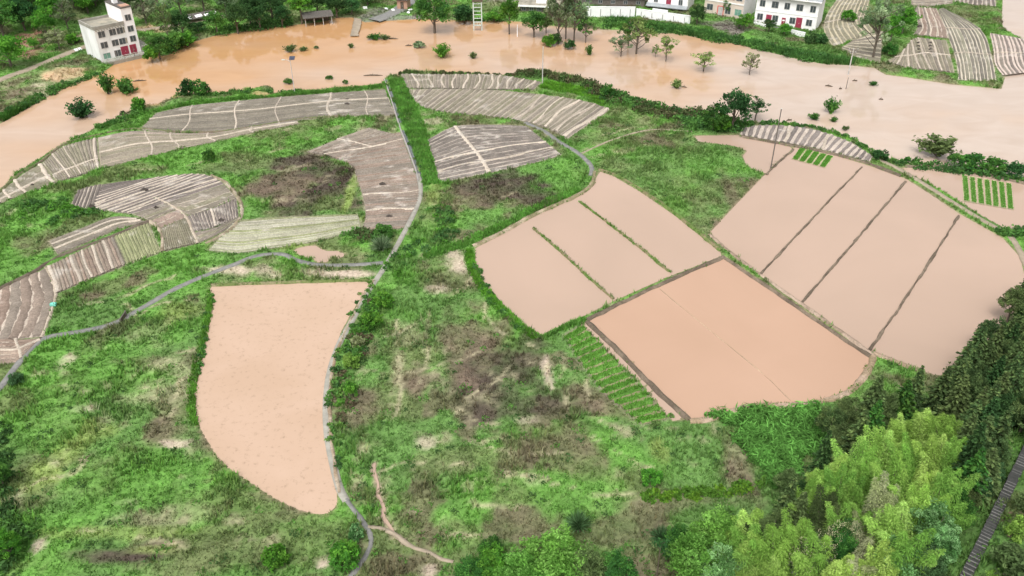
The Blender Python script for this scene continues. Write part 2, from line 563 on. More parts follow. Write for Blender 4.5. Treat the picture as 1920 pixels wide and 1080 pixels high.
PATHW = {k: catmull(PP(v[0]), 1.0) for k, v in PATHS.items()}
CANALW = catmull(PP([(724, 150), (739, 195), (753, 240), (769, 282), (782, 318), (788, 338)]), 1.0)
DITCH = catmull(PP([(703, 866), (701, 882), (708, 905), (710, 925), (719, 950), (717, 968), (729, 985), (738, 1000), (758, 1016)]), 1.0)

# hills
HILL_E = PP([(1330, 1500), (1345, 1150), (1400, 1010), (1480, 915), (1580, 822), (1690, 745), (1765, 690), (1850, 640), (1940, 560), (2080, 440), (2400, 300)])
HILL_E = np.vstack([HILL_E, [(400, 120), (400, -60), (20, -60)]])
HILL_W = PP([(-700, 260), (-200, 140), (0, 95), (150, 62), (330, 46), (480, 25), (610, 12), (700, -30), (740, -90)])
HILL_W = np.vstack([HILL_W, [(20, 420), (-20, 700), (-700, 700), (-700, 200)]])

def hills(x, y):
    x, y = np.atleast_1d(np.asarray(x, float)), np.atleast_1d(np.asarray(y, float))
    d = -sdf(HILL_E, x, y, 0.5)
    h = 13.0 * smooth(0, 30, d) + 5 * smooth(25, 70, d)
    d2 = -sdf(HILL_W, x, y, 0.5)
    h = h + 0.42 * np.clip(d2 - 7, 0, 95) * smooth(6, 25, d2)
    return h

def PT(px, py, off=0.0):
    """where the sight line through a pixel meets the terrain (raised by off)"""
    u, v = (px - 960.0) / FPX, (py - 540.0) / FPX
    dirv = np.array((u, C - v * S, -(S + v * C)))
    t = np.linspace(20, 420, 900)
    X, Y, Z = dirv[0] * t, dirv[1] * t, CAM_H + dirv[2] * t
    g = Z - (hills(X, Y) + off)
    i = np.argmax(g < 0) if (g < 0).any() else len(t) - 1
    a, b = g[i - 1], g[i]
    tt = t[i - 1] + (t[i] - t[i - 1]) * a / (a - b + 1e-9)
    p = np.array((0, 0, CAM_H)) + dirv * tt
    return np.array((p[0], p[1], p[2] - off))

# vegetable plots: two edge lines each, ridges follow them ('s') or cross them ('t')
SOIL, PALE, SOILG, SOILR = (0.195, 0.168, 0.138), (0.42, 0.36, 0.295), (0.20, 0.185, 0.128), (0.225, 0.165, 0.13)
DSOIL = (0.14, 0.12, 0.105)
FIELDS = [
 dict(n='arc_north', A=[(262, 243), (320, 248), (400, 247), (480, 240), (560, 226), (640, 218), (742, 216)], B=[(292, 213), (350, 200), (420, 192), (520, 183), (620, 175), (680, 171), (722, 168)], k=14, d='s', gap=.14, c1=(.15, .133, .108), c2=(.185, .165, .13), ls=[(.17, .25), (.36, .3), (.53, .2), (.745, .55), (.9, .15)], lt=[.62]),
 dict(n='arc_w1', A=[(-40, 402), (0, 381), (40, 366), (104, 342)], B=[(-40, 395), (0, 363), (38, 330), (76, 308)], k=3, d='s', gap=.08, c1=SOILG, c2=SOIL, ls=[(.3, .45), (.42, .45), (.62, .55), (.98, .7)], lt=[.35]),
 dict(n='arc_w2', A=[(107, 341), (150, 329), (186, 317)], B=[(80, 306), (118, 276), (180, 259)], k=20, d='t', gap=.22, c1=SOILG, c2=SOIL, base=(0.30, .26, .21), ls=[(.3, .3), (.55, .25), (.97, .5)], lt=[.3]),
 dict(n='arc_w3', A=[(189, 316), (250, 300), (320, 283), (400, 266), (475, 248), (560, 232)], B=[(184, 258), (250, 246), (330, 250), (400, 250), (470, 239), (556, 228)], k=9, d='s', gap=.16, c1=SOILG, c2=(.23, .19, .16), base=(.30, .25, .2), ls=[(.24, .3), (.37, .3), (.55, .35), (.76, .35)], lt=[.48]),
 dict(n='oval_hatch', A=[(133, 386), (150, 390), (176, 393)], B=[(145, 358), (165, 351), (191, 346)], k=6, d='t', gap=.2, base=(.36, .31, .26), c1=DSOIL, c2=DSOIL, ls=[], lt=[]),
 dict(n='oval_north', A=[(193, 346), (178, 378), (180, 393), (207, 396), (249, 401)], B=[(235, 341), (312, 331), (362, 327), (395, 331), (420, 345)], k=17, d='t', gap=.30, base=(0.33, .28, .25), c1=(.125, .108, .098), c2=(0.155, .133, .118), ls=[(.30, .16), (.37, .2), (.44, .22), (.51, .16), (.58, .24), (.65, .2), (.72, .24), (.79, .18), (.86, .24), (.93, .2)], lt=[]),
 dict(n='oval_beds', A=[(252, 402), (310, 382), (360, 366), (421, 347)], B=[(280, 413), (333, 392), (353, 403), (400, 388), (443, 371)], k=4, d='s', gap=.13, base=(.36, .31, .25), c1=SOILG, c2=SOIL, ls=[], lt=[]),
 dict(n='oval_pink', A=[(281, 415), (333, 393)], B=[(302, 428), (348, 407)], k=2, d='s', gap=.1, base=(.36, .31, .25), c1=SOILR, c2=(.25, .19, .155), ls=[], lt=[]),
 dict(n='oval_ribs', A=[(351, 406), (400, 391), (443, 373)], B=[(364, 435), (405, 425), (447, 406)], k=16, d='t', gap=.2, base=(.38, .33, .28), c1=DSOIL, c2=(.16, .135, .12), ls=[(.45, .3)], lt=[]),
 dict(n='oval_low', A=[(303, 430), (348, 409)], B=[(308, 471), (369, 456)], k=15, d='t', gap=.1, c1=SOILG, c2=(.2, .185, .13), ls=[], lt=[]),
 dict(n='oval_rim', A=[(365, 437), (405, 427), (446, 408)], B=[(373, 455), (418, 434), (447, 412)], k=3, d='s', gap=.16, c1=SOIL, c2=SOILG, base=(.34, .29, .23), ls=[], lt=[]),
 dict(n='fan', A=[(-35, 560), (-50, 600), (-70, 645)], B=[(87, 503), (103, 545), (102, 565), (90, 600), (77, 631)], k=7, d='s', gap=.10, c1=SOILR, c2=SOIL, base=(0.40, .34, .28), ls=[], lt=[]),
 dict(n='strip_west', A=[(106, 550), (165, 525), (236, 496)], B=[(91, 500), (150, 472), (213, 444)], k=20, d='t', gap=.12, c1=SOIL, c2=SOILR, base=(0.30, .255, .2), ls=[(.02, .6), (.34, .45), (.5, .3), (.66, .4), (.83, .45)], lt=[]),
 dict(n='strip_green', A=[(239, 495), (270, 484), (302, 473)], B=[(216, 443), (250, 429), (279, 418)], k=11, d='t', gap=.2, c1=(.185, .20, .10), c2=(.21, .215, .12), base=(0.36, .36, .22), ls=[], lt=[]),
 dict(n='corner', A=[(-30, 690), (0, 682), (32, 679), (70, 641)], B=[(-30, 640), (0, 634), (40, 637), (80, 635)], k=6, d='s', gap=.16, c1=SOILR, c2=(.24, .19, .15), base=(0.38, .32, .26), ls=[(.55, .35)], lt=[.5]),
 dict(n='upper_strip', A=[(108, 477), (160, 455), (220, 430), (272, 416)], B=[(92, 452), (150, 430), (207, 408), (250, 409)], k=7, d='s', gap=.16, c2=SOILG, base=(.3, .26, .2), ls=[], lt=[.36, .68]),
 dict(n='canal_field', A=[(678, 432), (686, 405), (681, 370), (668, 330), (655, 308), (585, 282)], B=[(757, 428), (775, 395), (785, 372), (783, 342), (770, 300), (750, 248)], k=44, d='t', gap=.32, base=(0.25, .21, .17), c2=SOILR, ls=[(.18, .35), (.34, .25), (.9, .2)], lt=[]),
 dict(n='canal_top', A=[(575, 285), (640, 258), (690, 240)], B=[(655, 300), (705, 272), (750, 254)], k=9, d='s', gap=.3, base=(0.25, .21, .17), ls=[(.5, .2)], lt=[]),
 dict(n='pale_plot', A=[(392, 469), (440, 474), (500, 466), (580, 454), (676, 430)], B=[(440, 414), (500, 409), (560, 406), (620, 404), (671, 402)], k=12, d='s', gap=.5, base=(0.37, .35, .28), c1=(0.20, .215, .11), c2=(0.31, .30, .23), ls=[], lt=[]),
 dict(n='north_plot', A=[(762, 166), (830, 166), (900, 168), (1000, 168)], B=[(752, 139), (840, 140), (930, 141), (1014, 154)], k=36, d='t', gap=.2, base=(0.27, .23, .19), c2=SOILG, ls=[(.09, .4), (.20, .45), (.29, .45), (.37, .4), (.46, .45), (.55, .4), (.65, .4), (.7, .4), (.78, .5), (.86, .4), (.95, .4)], lt=[]),
 dict(n='lens_plot', A=[(768, 178), (800, 203), (860, 213), (920, 218), (985, 228), (1040, 246), (1062, 261)], B=[(766, 168), (830, 167), (900, 168), (960, 172), (1040, 181), (1100, 191), (1144, 205)], k=34, d='t', gap=.3, base=(0.30, .26, .21), c2=SOILG, ls=[(.66, .5), (.75, .3), (.82, .5), (.9, .45), (.98, .8)], lt=[]),
 dict(n='grid_plot', A=[(824, 342), (870, 333), (940, 319), (1010, 303), (1052, 290)], B=[(802, 262), (850, 238), (900, 234), (950, 235), (985, 236)], k=15, d='s', gap=.24, base=(0.36, .31, .26), c1=DSOIL, c2=(0.17, .15, .13), ls=[(.38, .7)], lt=[.22, .42]),
 dict(n='bank_strip', A=[(1388, 252), (1440, 262), (1500, 272), (1560, 285), (1630, 303)], B=[(1392, 237), (1450, 235), (1520, 242), (1590, 265), (1636, 293)], k=20, d='t', gap=.42, base=(0.40, .34, .29), c1=(0.18, .155, .14), c2=(0.22, .19, .17), ls=[(.34, .6), (.62, .5)], lt=[]),
 dict(n='east_a', A=[(1562, 88), (1545, 55), (1552, 25), (1575, -8)], B=[(1640, 60), (1622, 35), (1625, 18), (1632, -8)], k=9, d='s', gap=.32, base=(0.40, .35, .25), c1=(0.20, .18, .13), c2=SOILG, ls=[(.4, .35)], lt=[]),
 dict(n='east_a_low', A=[(1575, 92), (1610, 108), (1650, 118)], B=[(1600, 75), (1630, 62), (1655, 58)], k=7, d='s', gap=.3, base=(0.42, .37, .28), c1=SOIL, c2=SOILG, ls=[], lt=[]),
 dict(n='east_b', A=[(1712, 65), (1722, 50), (1718, 30), (1716, 14)], B=[(1778, 72), (1772, 50), (1762, 30), (1756, 16)], k=6, d='s', gap=.2, base=(0.40, .33, .28), c1=SOIL, c2=SOILR, ls=[], lt=[.15, .45, .7]),
 dict(n='east_c', A=[(1663, 115), (1700, 127), (1750, 132), (1790, 137)], B=[(1690, 100), (1715, 72), (1745, 74), (1774, 76)], k=18, d='t', gap=.2, base=(0.30, .26, .20), c1=SOIL, c2=SOILG, ls=[(.18, .4), (.36, .4), (.52, .4), (.68, .4), (.84, .4)], lt=[.5]),
 dict(n='east_d', A=[(1797, 150), (1792, 110), (1775, 60), (1760, 18)], B=[(1868, 152), (1860, 110), (1838, 55), (1768, 15)], k=10, d='s', gap=.28, base=(0.46, .41, .33), c1=(0.16, .14, .125), c2=(0.20, .19, .14), ls=[(.33, .3), (.68, .3)], lt=[]),
 dict(n='east_e', A=[(1880, 141), (1866, 120), (1862, 90), (1856, 62)], B=[(1985, 128), (1975, 110), (1970, 92), (1960, 80)], k=13, d='s', gap=.5, base=(0.46, .38, .33), c1=(0.17, .14, .125), c2=(0.21, .18, .15), ls=[(.5, .25)], lt=[]),
 dict(n='east_top', A=[(1790, 3), (1825, 9), (1868, 12)], B=[(1800, -25), (1830, -25), (1862, -25)], k=9, d='t', gap=.35, base=(0.36, .31, .26), c1=SOIL, c2=DSOIL, ls=[], lt=[]),
 dict(n='east_top_b', A=[(1708, 12), (1745, 12), (1785, 6)], B=[(1712, -25), (1750, -25), (1790, -25)], k=8, d='s', gap=.25, base=(0.3, .26, .2), c1=(0.2, .17, .13), c2=SOIL, ls=[], lt=[]),
 dict(n='green_rows', A=[(1060, 628), (1095, 685), (1140, 740), (1205, 795)], B=[(1090, 610), (1142, 665), (1200, 728), (1250, 785)], k=15, d='t', gap=.3, base=(0.20, .19, .10), c1=(0.08, .2, .03), c2=(0.10, .21, .04), ls=[], lt=[], green=True),
]
for f in FIELDS:
    A = resample(catmull(PP(f['A']), 1.0), 60)
    B = resample(catmull(PP(f['B']), 1.0), 60)
    f['GA'], f['GB'] = A, B
    f['poly'] = np.vstack([A[::3], A[-1:], B[::-1][::3], B[:1]])

# ------------------------------------------------------------------ vegetation cover map
GB, GM, GD, YG = (0.096, 0.214, 0.040), (0.088, 0.172, 0.044), (0.055, 0.110, 0.036), (0.18, 0.245, 0.070)
OL, BR, DK, MUD, STR = (0.112, 0.132, 0.056), (0.122, 0.092, 0.066), (0.062, 0.048, 0.037), (0.40, 0.32, 0.26), (0.26, 0.235, 0.15)
PATCH = [  # px, py, rx, ry, colour, strength
 (580, 330, 115, 45, DK, .9), (500, 350, 75, 30, BR, .8), (640, 350, 45, 40, DK, .8), (460, 300, 90, 18, OL, .7), (950, 350, 95, 32, DK, .85), (900, 375, 55, 22, BR, .7), (1060, 330, 40, 40, GB, .6),
 (930, 705, 110, 50, DK, .85), (870, 640, 60, 60, BR, .75), (960, 765, 95, 28, DK, .8), (840, 515, 60, 35, BR, .6), (1000, 645, 40, 40, DK, .7), (1100, 750, 60, 40, BR, .7), (1200, 770, 45, 25, OL, .6),
 (215, 1045, 95, 17, DK, .9), (300, 1030, 60, 16, BR, .7), (320, 690, 55, 55, STR, 0.49), (310, 800, 50, 35, BR, .75), (300, 740, 60, 30, STR, 0.42), (330, 830, 30, 8, MUD, .8), (1375, 880, 38, 50, BR, .85), (1375, 850, 20, 25, STR, 0.42),
 (1150, 985, 130, 40, BR, .65), (1240, 940, 130, 25, BR, .55), (770, 715, 35, 25, BR, .7), (690, 650, 22, 25, BR, .7), (680, 770, 40, 35, BR, .75), (160, 555, 35, 14, BR, .7), (60, 450, 40, 25, BR, .6), (880, 860, 110, 45, OL, .7), (1060, 850, 70, 40, BR, .6),
 (560, 1000, 80, 40, OL, .7), (430, 950, 90, 40, OL, .6), (420, 1050, 140, 30, OL, .7), (200, 1000, 170, 14, YG, .6), (280, 1035, 60, 10, YG, .5), (330, 965, 70, 20, STR, 0.35), (250, 975, 50, 14, STR, 0.35), (240, 940, 25, 8, MUD, .5),
 (460, 512, 60, 11, MUD, .8), (640, 514, 60, 8, MUD, .8), (850, 492, 26, 18, MUD, .6), (820, 545, 30, 10, MUD, .5), (1025, 690, 9, 26, MUD, .9), (1035, 720, 6, 14, MUD, .8), (120, 680, 15, 14, MUD, .7), (155, 768, 32, 10, MUD, .9), (115, 795, 18, 10, BR, .8), (20, 945, 20, 16, STR, 0.56), (40, 920, 10, 12, MUD, .5),
 (100, 872, 14, 8, MUD, .7), (122, 850, 8, 14, MUD, .6), (72, 1025, 14, 20, MUD, .9), (603, 1058, 13, 14, MUD, .95), (808, 1073, 15, 14, MUD, .95), (1000, 905, 24, 8, MUD, .6), (800, 828, 22, 12, MUD, .6), (985, 790, 25, 6, MUD, .5), (800, 625, 7, 40, STR, 0.56), (745, 690, 12, 40, STR, 0.42), (760, 620, 25, 20, STR, 0.35),
 (150, 830, 48, 36, YG, .85), (100, 890, 60, 22, YG, .85), (60, 915, 35, 14, YG, .7), (665, 340, 10, 55, YG, .9), (655, 412, 40, 8, YG, .8), (520, 460, 90, 9, YG, .7), (812, 370, 14, 28, YG, .7), (335, 585, 40, 30, YG, .6), (290, 620, 40, 24, STR, 0.35), (1240, 850, 20, 26, YG, .7), (440, 520, 30, 8, OL, .6),
 (190, 700, 120, 60, GB, .8), (330, 900, 150, 60, GB, .7), (90, 800, 90, 60, GB, .7), (120, 600, 60, 20, GM, .6), (1100, 280, 60, 22, GB, .8), (640, 260, 60, 14, GB, .8), (700, 590, 25, 60, GB, .7), (30, 440, 45, 40, GB, .7), (110, 400, 50, 14, GB, .9), (1000, 920, 90, 30, GB, .6), (800, 240, 40, 100, GB, .6),
 (1270, 380, 110, 90, OL, .55), (1220, 320, 80, 40, GM, .6), (1340, 290, 50, 30, GM, .6), (1260, 390, 30, 30, GB, .6), (1380, 380, 16, 50, BR, .7), (1410, 345, 30, 14, BR, .7), (1345, 425, 12, 22, BR, .7), (1130, 260, 60, 14, OL, .6), (1180, 225, 60, 20, OL, .6), (1640, 740, 60, 40, GB, .6), (1640, 700, 50, 15, BR, .35), (1680, 690, 30, 10, GM, .6),
 (70, 150, 90, 30, STR, 0.42), (100, 165, 60, 12, MUD, .5), (120, 140, 40, 10, (0.42, .28, .18), .7), (20, 175, 40, 10, BR, .6), (60, 200, 60, 10, GM, .6), (45, 75, 25, 22, (0.25, .13, .10), .95), (60, 100, 20, 14, (0.24, .13, .10), .9), (280, 55, 40, 6, (0.27, .17, .12), .7),
 (1790, 30, 60, 18, OL, .7), (1710, 90, 20, 30, GB, .6), (1360, 50, 40, 12, (0.13, .115, .10), .9), (1650, 125, 60, 10, BR, .6), (1720, 150, 50, 4, STR, 0.35), (1180, 5, 90, 9, (0.14, .12, .10), .9), (1000, 0, 90, 8, (0.18, .16, .13), .8), (910, 6, 50, 6, OL, .7), (1420, 100, 200, 16, GM, .6), (720, 30, 60, 14, (0.16, .155, .14), .7),
 (800, 228, 26, 7, MUD, .6), (1165, 284, 25, 5, STR, 0.49), (1130, 640, 20, 10, STR, 0.28), (270, 195, 30, 8, (0.42, .27, .15), .7), (310, 182, 30, 5, (0.42, .27, .15), .6), (490, 175, 20, 4, (0.42, .27, .15), .6),
]
PATCHW = []
for (px, py, rx, ry, c, st) in PATCH:
    c0 = P(px, py)
    ex, ey = P(px + rx, py), P(px, py - ry)
    PATCHW.append((c0[0], c0[1], abs(ex[0] - c0[0]), abs(ey[1] - c0[1]), np.array(c), st))

BUNDS = [catmull(PP(q), .8) for q in (
 [(800, 585), (803, 630), (795, 680), (785, 720)], [(745, 600), (742, 660), (748, 720), (740, 790)], [(1060, 660), (1055, 720), (1062, 790)], [(825, 565), (865, 545), (880, 520)],
 [(950, 690), (930, 720), (880, 740), (850, 790)], [(985, 645), (1020, 665), (1030, 720)], [(940, 765), (1000, 735), (1040, 725)], [(760, 800), (850, 830), (950, 820)],
 [(1075, 785), (1130, 795), (1200, 830)], [(720, 880), (800, 862), (900, 880), (1000, 905)], [(740, 965), (850, 942), (960, 955), (1060, 932)], [(830, 1005), (900, 1000), (965, 1002)],
 [(225, 560), (300, 640)], [(240, 705), (310, 670), (375, 650)], [(240, 722), (300, 732), (362, 702)], [(30, 930), (80, 900), (150, 882), (185, 840)], [(100, 1010), (200, 992), (300, 1020), (420, 1040)],
 [(900, 905), (1000, 898), (1100, 922), (1210, 932)], [(690, 640), (730, 630), (790, 600)], [(760, 700), (820, 690), (900, 660)], [(820, 730), (900, 790), (1000, 800)], [(1110, 700), (1100, 760), (1120, 830)],
 [(900, 560), (930, 620), (990, 650)], [(880, 820), (960, 850), (1060, 850)], [(1150, 850), (1220, 880), (1300, 870)], [(60, 700), (130, 690), (200, 650)], [(250, 600), (290, 570), (370, 560)], [(300, 640), (330, 700), (325, 780)],
 [(460, 300), (540, 275), (620, 262)], [(1110, 262), (1180, 240), (1260, 238)], [(860, 380), (920, 372), (1000, 350)], [(790, 478), (860, 455), (940, 418)], [(420, 290), (350, 310), (240, 322)], [(140, 575), (220, 560), (330, 520)])]

def biome(X, Y):
    """albedo and plant cover of open ground at points"""
    n1 = fbm(X, Y, 9.0, 3)
    n2 = fbm(X, Y, 2.6, 9)
    n3 = fbm(X, Y, 22.0, 21, 3)
    c = np.empty(X.shape + (3,))
    a = smooth(.38, .62, n1)[..., None]
    c[:] = np.array(GM) * (1 - a) + np.array(GB) * a
    o = smooth(.50, .64, fbm(X, Y, 6.0, 55))[..., None] * .75
    c = c * (1 - o) + np.array(OL) * o
    b = (smooth(.56, .66, fbm(X, Y, 4.2, 71)) * smooth(.35, .6, n3))[..., None] * .7
    c = c * (1 - b) + np.array(BR) * b
    cover = np.ones(X.shape)
    wx, wy = (fbm(X, Y, 4.0, 91) - .5), (fbm(X, Y, 4.0, 133) - .5)
    for (cx, cy, rx, ry, pc, st) in PATCHW:
        m = (abs(X - cx) < rx * 2 + 3) & (abs(Y - cy) < ry * 2 + 3)
        if not m.any():
            continue
        k = 2.2 if min(rx, ry) > 1.5 else 1.0
        q = np.sqrt(((X[m] - cx) / rx + wx[m] * k) ** 2 + ((Y[m] - cy) / ry + wy[m] * k) ** 2)
        w = smooth(1.25, .55, q) * st
        w = np.clip(w * (0.55 + .9 * n2[m]), 0, 1)
        c[m] = c[m] * (1 - w[:, None]) + pc * w[:, None]
        if pc[0] > .30:
            cover[m] *= 1 - .92 * w
        elif pc[0] > pc[1]:
            cover[m] *= 1 - .35 * w
    for ln in BUNDS:
        d_ = ldist(ln, X + wx * 1.6, Y + wy * 1.6, 1.0)
        w = smooth(.34, .06, d_) * smooth(.40, .56, n2) * .75
        c = c * (1 - w[..., None]) + np.array(STR) * 1.08 * w[..., None]
        cover = cover * (1 - .7 * w)
    # small bare scars
    s = .7 * (smooth(.66, .76, fbm(X, Y, 2.2, 177)) * smooth(.45, .65, fbm(X, Y, 15.0, 191)))
    c = c * (1 - .8 * s[..., None]) + np.array(STR) * .8 * s[..., None]
    cover *= 1 - .7 * s
    return c * (0.96 + .38 * n2[..., None]), cover

# ------------------------------------------------------------------ ground sheet
def axis(a, b, step, lo, hi):
    core = np.arange(a, b, step)
    left, right = [], []
    s, x = step, a
    while x > lo:
        s *= 1.25
        x -= s
        left.append(x)
    s, x = step, core[-1]
    while x < hi:
        s *= 1.25
        x += s
        right.append(x)
    return np.r_[left[::-1], core, right]

gx = axis(-165, 165, 0.5, -1500, 1500)
gy = axis(38, 262, 0.5, -300, 1800)
GX, GY = np.meshgrid(gx, gy)
fx, fy = GX.ravel(), GY.ravel()
dr = np.minimum(sdf(RIVER, fx, fy), sdf(FLOOD, fx, fy))
dp = np.full(fx.shape, 6.0)
for pl in PADDY.values():
    dp = np.minimum(dp, sdf(pl, fx, fy))
df = np.full(fx.shape, 6.0)
for f in FIELDS:
    df = np.minimum(df, sdf(f['poly'], fx, fy, 3.0))
dl = np.full(fx.shape, 4.0)
for k, (pts, w, mt) in PATHS.items():
    dl = np.minimum(dl, ldist(PATHW[k], fx, fy) - w / 2)
rough = smooth(.2, 1.6, np.minimum(np.minimum(dp, df), np.minimum(dl, dr)))
gz = (fbm(fx, fy, 5.0, 5) - .5) * .9 * rough + (fbm(fx, fy, 1.6, 15) - .4) * .5 * rough
gz = gz + hills(fx, fy)
gz = np.where(df < 0.3, np.minimum(gz, -0.06), gz)
gz = np.where(dp < 1.0, np.minimum(gz, PADDY_Z + np.clip(dp * .55, -.3, .6)), gz)
gz = np.where(dr < 1.4, np.minimum(gz, WATER_Z + np.clip(dr * .45, -1.6, .63)), gz)
dd = ldist(DITCH, fx, fy)
gz = np.where(dd < 1.0, np.minimum(gz, -.35 + .45 * dd), gz)
gc, gcov = biome(fx, fy)
mudm = smooth(.5, .05, np.minimum(dp, dr + .1)) * .75
gc = gc * (1 - mudm[:, None]) + np.array((0.22, .165, .11)) * mudm[:, None]
fm = smooth(.4, .1, df)[:, None] * .7
gc = gc * (1 - fm) + np.array((0.25, .21, .16)) * fm
dm = smooth(.45, .12, dd)[:, None]
gc = gc * (1 - dm) + np.array((0.34, .27, .20)) * dm
nx, ny = len(gx), len(gy)
idx = np.arange(nx * ny).reshape(ny, nx)
quads = np.stack([idx[:-1, :-1], idx[:-1, 1:], idx[1:, 1:], idx[1:, :-1]], -1).reshape(-1, 4)
g_o = link("ground", np_mesh("ground", np.stack([fx, fy, gz], 1), quads, 4, gc, [M['ground']], True))
tag(g_o, kind="structure")

def ground_z(X, Y):
    """height of the ground sheet by bilinear lookup in the fine part"""
    i = np.clip(np.searchsorted(gx, X) - 1, 0, nx - 2)
    j = np.clip(np.searchsorted(gy, Y) - 1, 0, ny - 2)
    tx = (X - gx[i]) / (gx[i + 1] - gx[i])
    ty = (Y - gy[j]) / (gy[j + 1] - gy[j])
    Z = gz.reshape(ny, nx)
    return (Z[j, i] * (1 - tx) + Z[j, i + 1] * tx) * (1 - ty) + (Z[j + 1, i] * (1 - tx) + Z[j + 1, i + 1] * tx) * ty

# ------------------------------------------------------------------ water
def sheet(name, poly, z, mat, grow=0.0):
    c = poly.mean(0)
    me = bpy.data.meshes.new(name)
    pts = poly
    if grow:
        nxt, prv = np.roll(poly, -1, 0), np.roll(poly, 1, 0)
        t = nxt - prv
        t /= np.linalg.norm(t, axis=1)[:, None] + 1e-9
        nn = np.stack([t[:, 1], -t[:, 0]], 1)
        area = np.sum(poly[:, 0] * nxt[:, 1] - nxt[:, 0] * poly[:, 1])
        pts = poly + nn * (grow if area > 0 else -grow)
    me.from_pydata([(x, y, z) for x, y in pts], [], [tuple(range(len(pts)))])
    me.materials.append(mat)
    me.update()
    o = link(name, me)
    if me.polygons[0].normal.z < 0:
        me.flip_normals()
    return o

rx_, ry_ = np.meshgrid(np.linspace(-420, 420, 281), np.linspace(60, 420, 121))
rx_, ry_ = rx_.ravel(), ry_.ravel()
sky_mixw = np.maximum(smooth(-45, 70, rx_ + (fbm(rx_, ry_, 26, 611) - .5) * 150), .62 * smooth(182, 150, ry_ + (fbm(rx_, ry_, 20, 619) - .5) * 30))[:, None]
sky_mixw = np.clip(sky_mixw + .5 * (fbm(rx_ * .6, ry_ * 1.6, 12, 617)[:, None] - .5), 0, 1)
rc_ = np.array((0.42, 0.238, 0.112)) * (1 - sky_mixw) + np.array((0.43, 0.345, 0.285)) * sky_mixw  # silt colour with reflections painted in: orange under the trees, pale under open sky
ir_ = np.arange(281 * 121).reshape(121, 281)
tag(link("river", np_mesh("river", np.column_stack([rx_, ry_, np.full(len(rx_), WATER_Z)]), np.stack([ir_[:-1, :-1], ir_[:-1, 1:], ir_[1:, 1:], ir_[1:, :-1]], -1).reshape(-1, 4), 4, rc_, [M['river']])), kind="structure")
for i, (k, pl) in enumerate(PADDY.items()):
    mt = {'west': 'paddy_spot', 'south': 'paddy_peach'}.get(k, 'paddy')
    tag(sheet("paddy_water", pl, PADDY_Z + .004 * i, M[mt], 0.35), kind="structure")

# ------------------------------------------------------------------ paths, tracks and earth banks
def strip_mesh(name, line, width, zt, mat, h=0.0, crown=0.02, jit=0.06, seed=1, cols=None, follow=True):
    """a band along a line: flat top, sloping shoulders"""
    n = len(line)
    t = np.gradient(line, axis=0)
    t /= np.linalg.norm(t, axis=1)[:, None] + 1e-9
    nn = np.stack([-t[:, 1], t[:, 0]], 1)
    L = np.r_[0, np.cumsum(np.linalg.norm(np.diff(line, axis=0), axis=1))]
    j1 = (fbm(L, L * 0 + seed, 1.4, seed) - .5) * jit * 4
    j2 = (fbm(L, L * 0 + seed + 50, 1.4, seed + 3) - .5) * jit * 4
    hz = (hills(line[:, 0], line[:, 1]) if follow else 0)
    w = width / 2
    offs = [(-w - h * .8 - .02, -.12), (-w * .92, zt), (0, zt + crown), (w * .92, zt), (w + h * .8 + .02, -.12)]
    vs = []
    for q, (o, z) in enumerate(offs):
        jj = j1 if q < 2 else (j2 if q > 2 else 0)
        p = line + nn * (o + jj if q != 2 else 0.0 * L)[..., None] if q != 2 else line
        zz = np.full(n, z) + hz
        if h and q in (1, 2, 3):
            zz = zz + (fbm(L, L * 0 + q, 1.0, seed + q) - .5) * h * .5
        vs.append(np.column_stack([p, zz]))
    V = np.stack(vs, 1).reshape(-1, 3)
    k = len(offs)
    ii = np.arange(n * k).reshape(n, k)
    F = np.stack([ii[:-1, :-1], ii[:-1, 1:], ii[1:, 1:], ii[1:, :-1]], -1).reshape(-1, 4)
    F = F[:, ::-1]
    cc = None
    if cols is not None:
        nz = fbm(V[:, 0], V[:, 1], 1.5, seed + 7)[:, None]
        cc = np.array(cols[0]) * (1 - smooth(.4, .6, nz)) + np.array(cols[1]) * smooth(.4, .6, nz)
    return np_mesh(name, V, F, 4, cc, [mat], True)

for i, (k, (pts, w, mt)) in enumerate(PATHS.items()):
    ln = catmull(PP(pts), 0.6)
    tag(link("footpath" if w < 2 else "lane", strip_mesh("path", ln, w, .07 + .004 * i, M[mt], jit=.05 if mt != 'concrete' else .015, seed=i + 2)), kind="structure")
# the concrete channel beside the first part of the canal path
ln = catmull(PP([(726, 150), (741, 195), (755, 240), (771, 282), (784, 318), (789, 336)]), .6)
tag(link("canal_water", strip_mesh("canal_water", ln, .75, .05, noise_mat("dark_canal_water", (0.085, .10, .10), (0.14, .155, .15), .5, .15, 0), jit=0)), kind="structure")
ln = catmull(PP([(721, 150), (736, 195), (750, 240), (766, 282), (779, 318), (785, 340)]), .6)
tag(link("canal_kerb", strip_mesh("canal_kerb", ln, .22, .28, M['pale_stone'], jit=0.01)), kind="structure")
tag(link("ditch_water", strip_mesh("ditch_water", DITCH, .3, -.16, M['paddy'], jit=.16)), kind="structure")

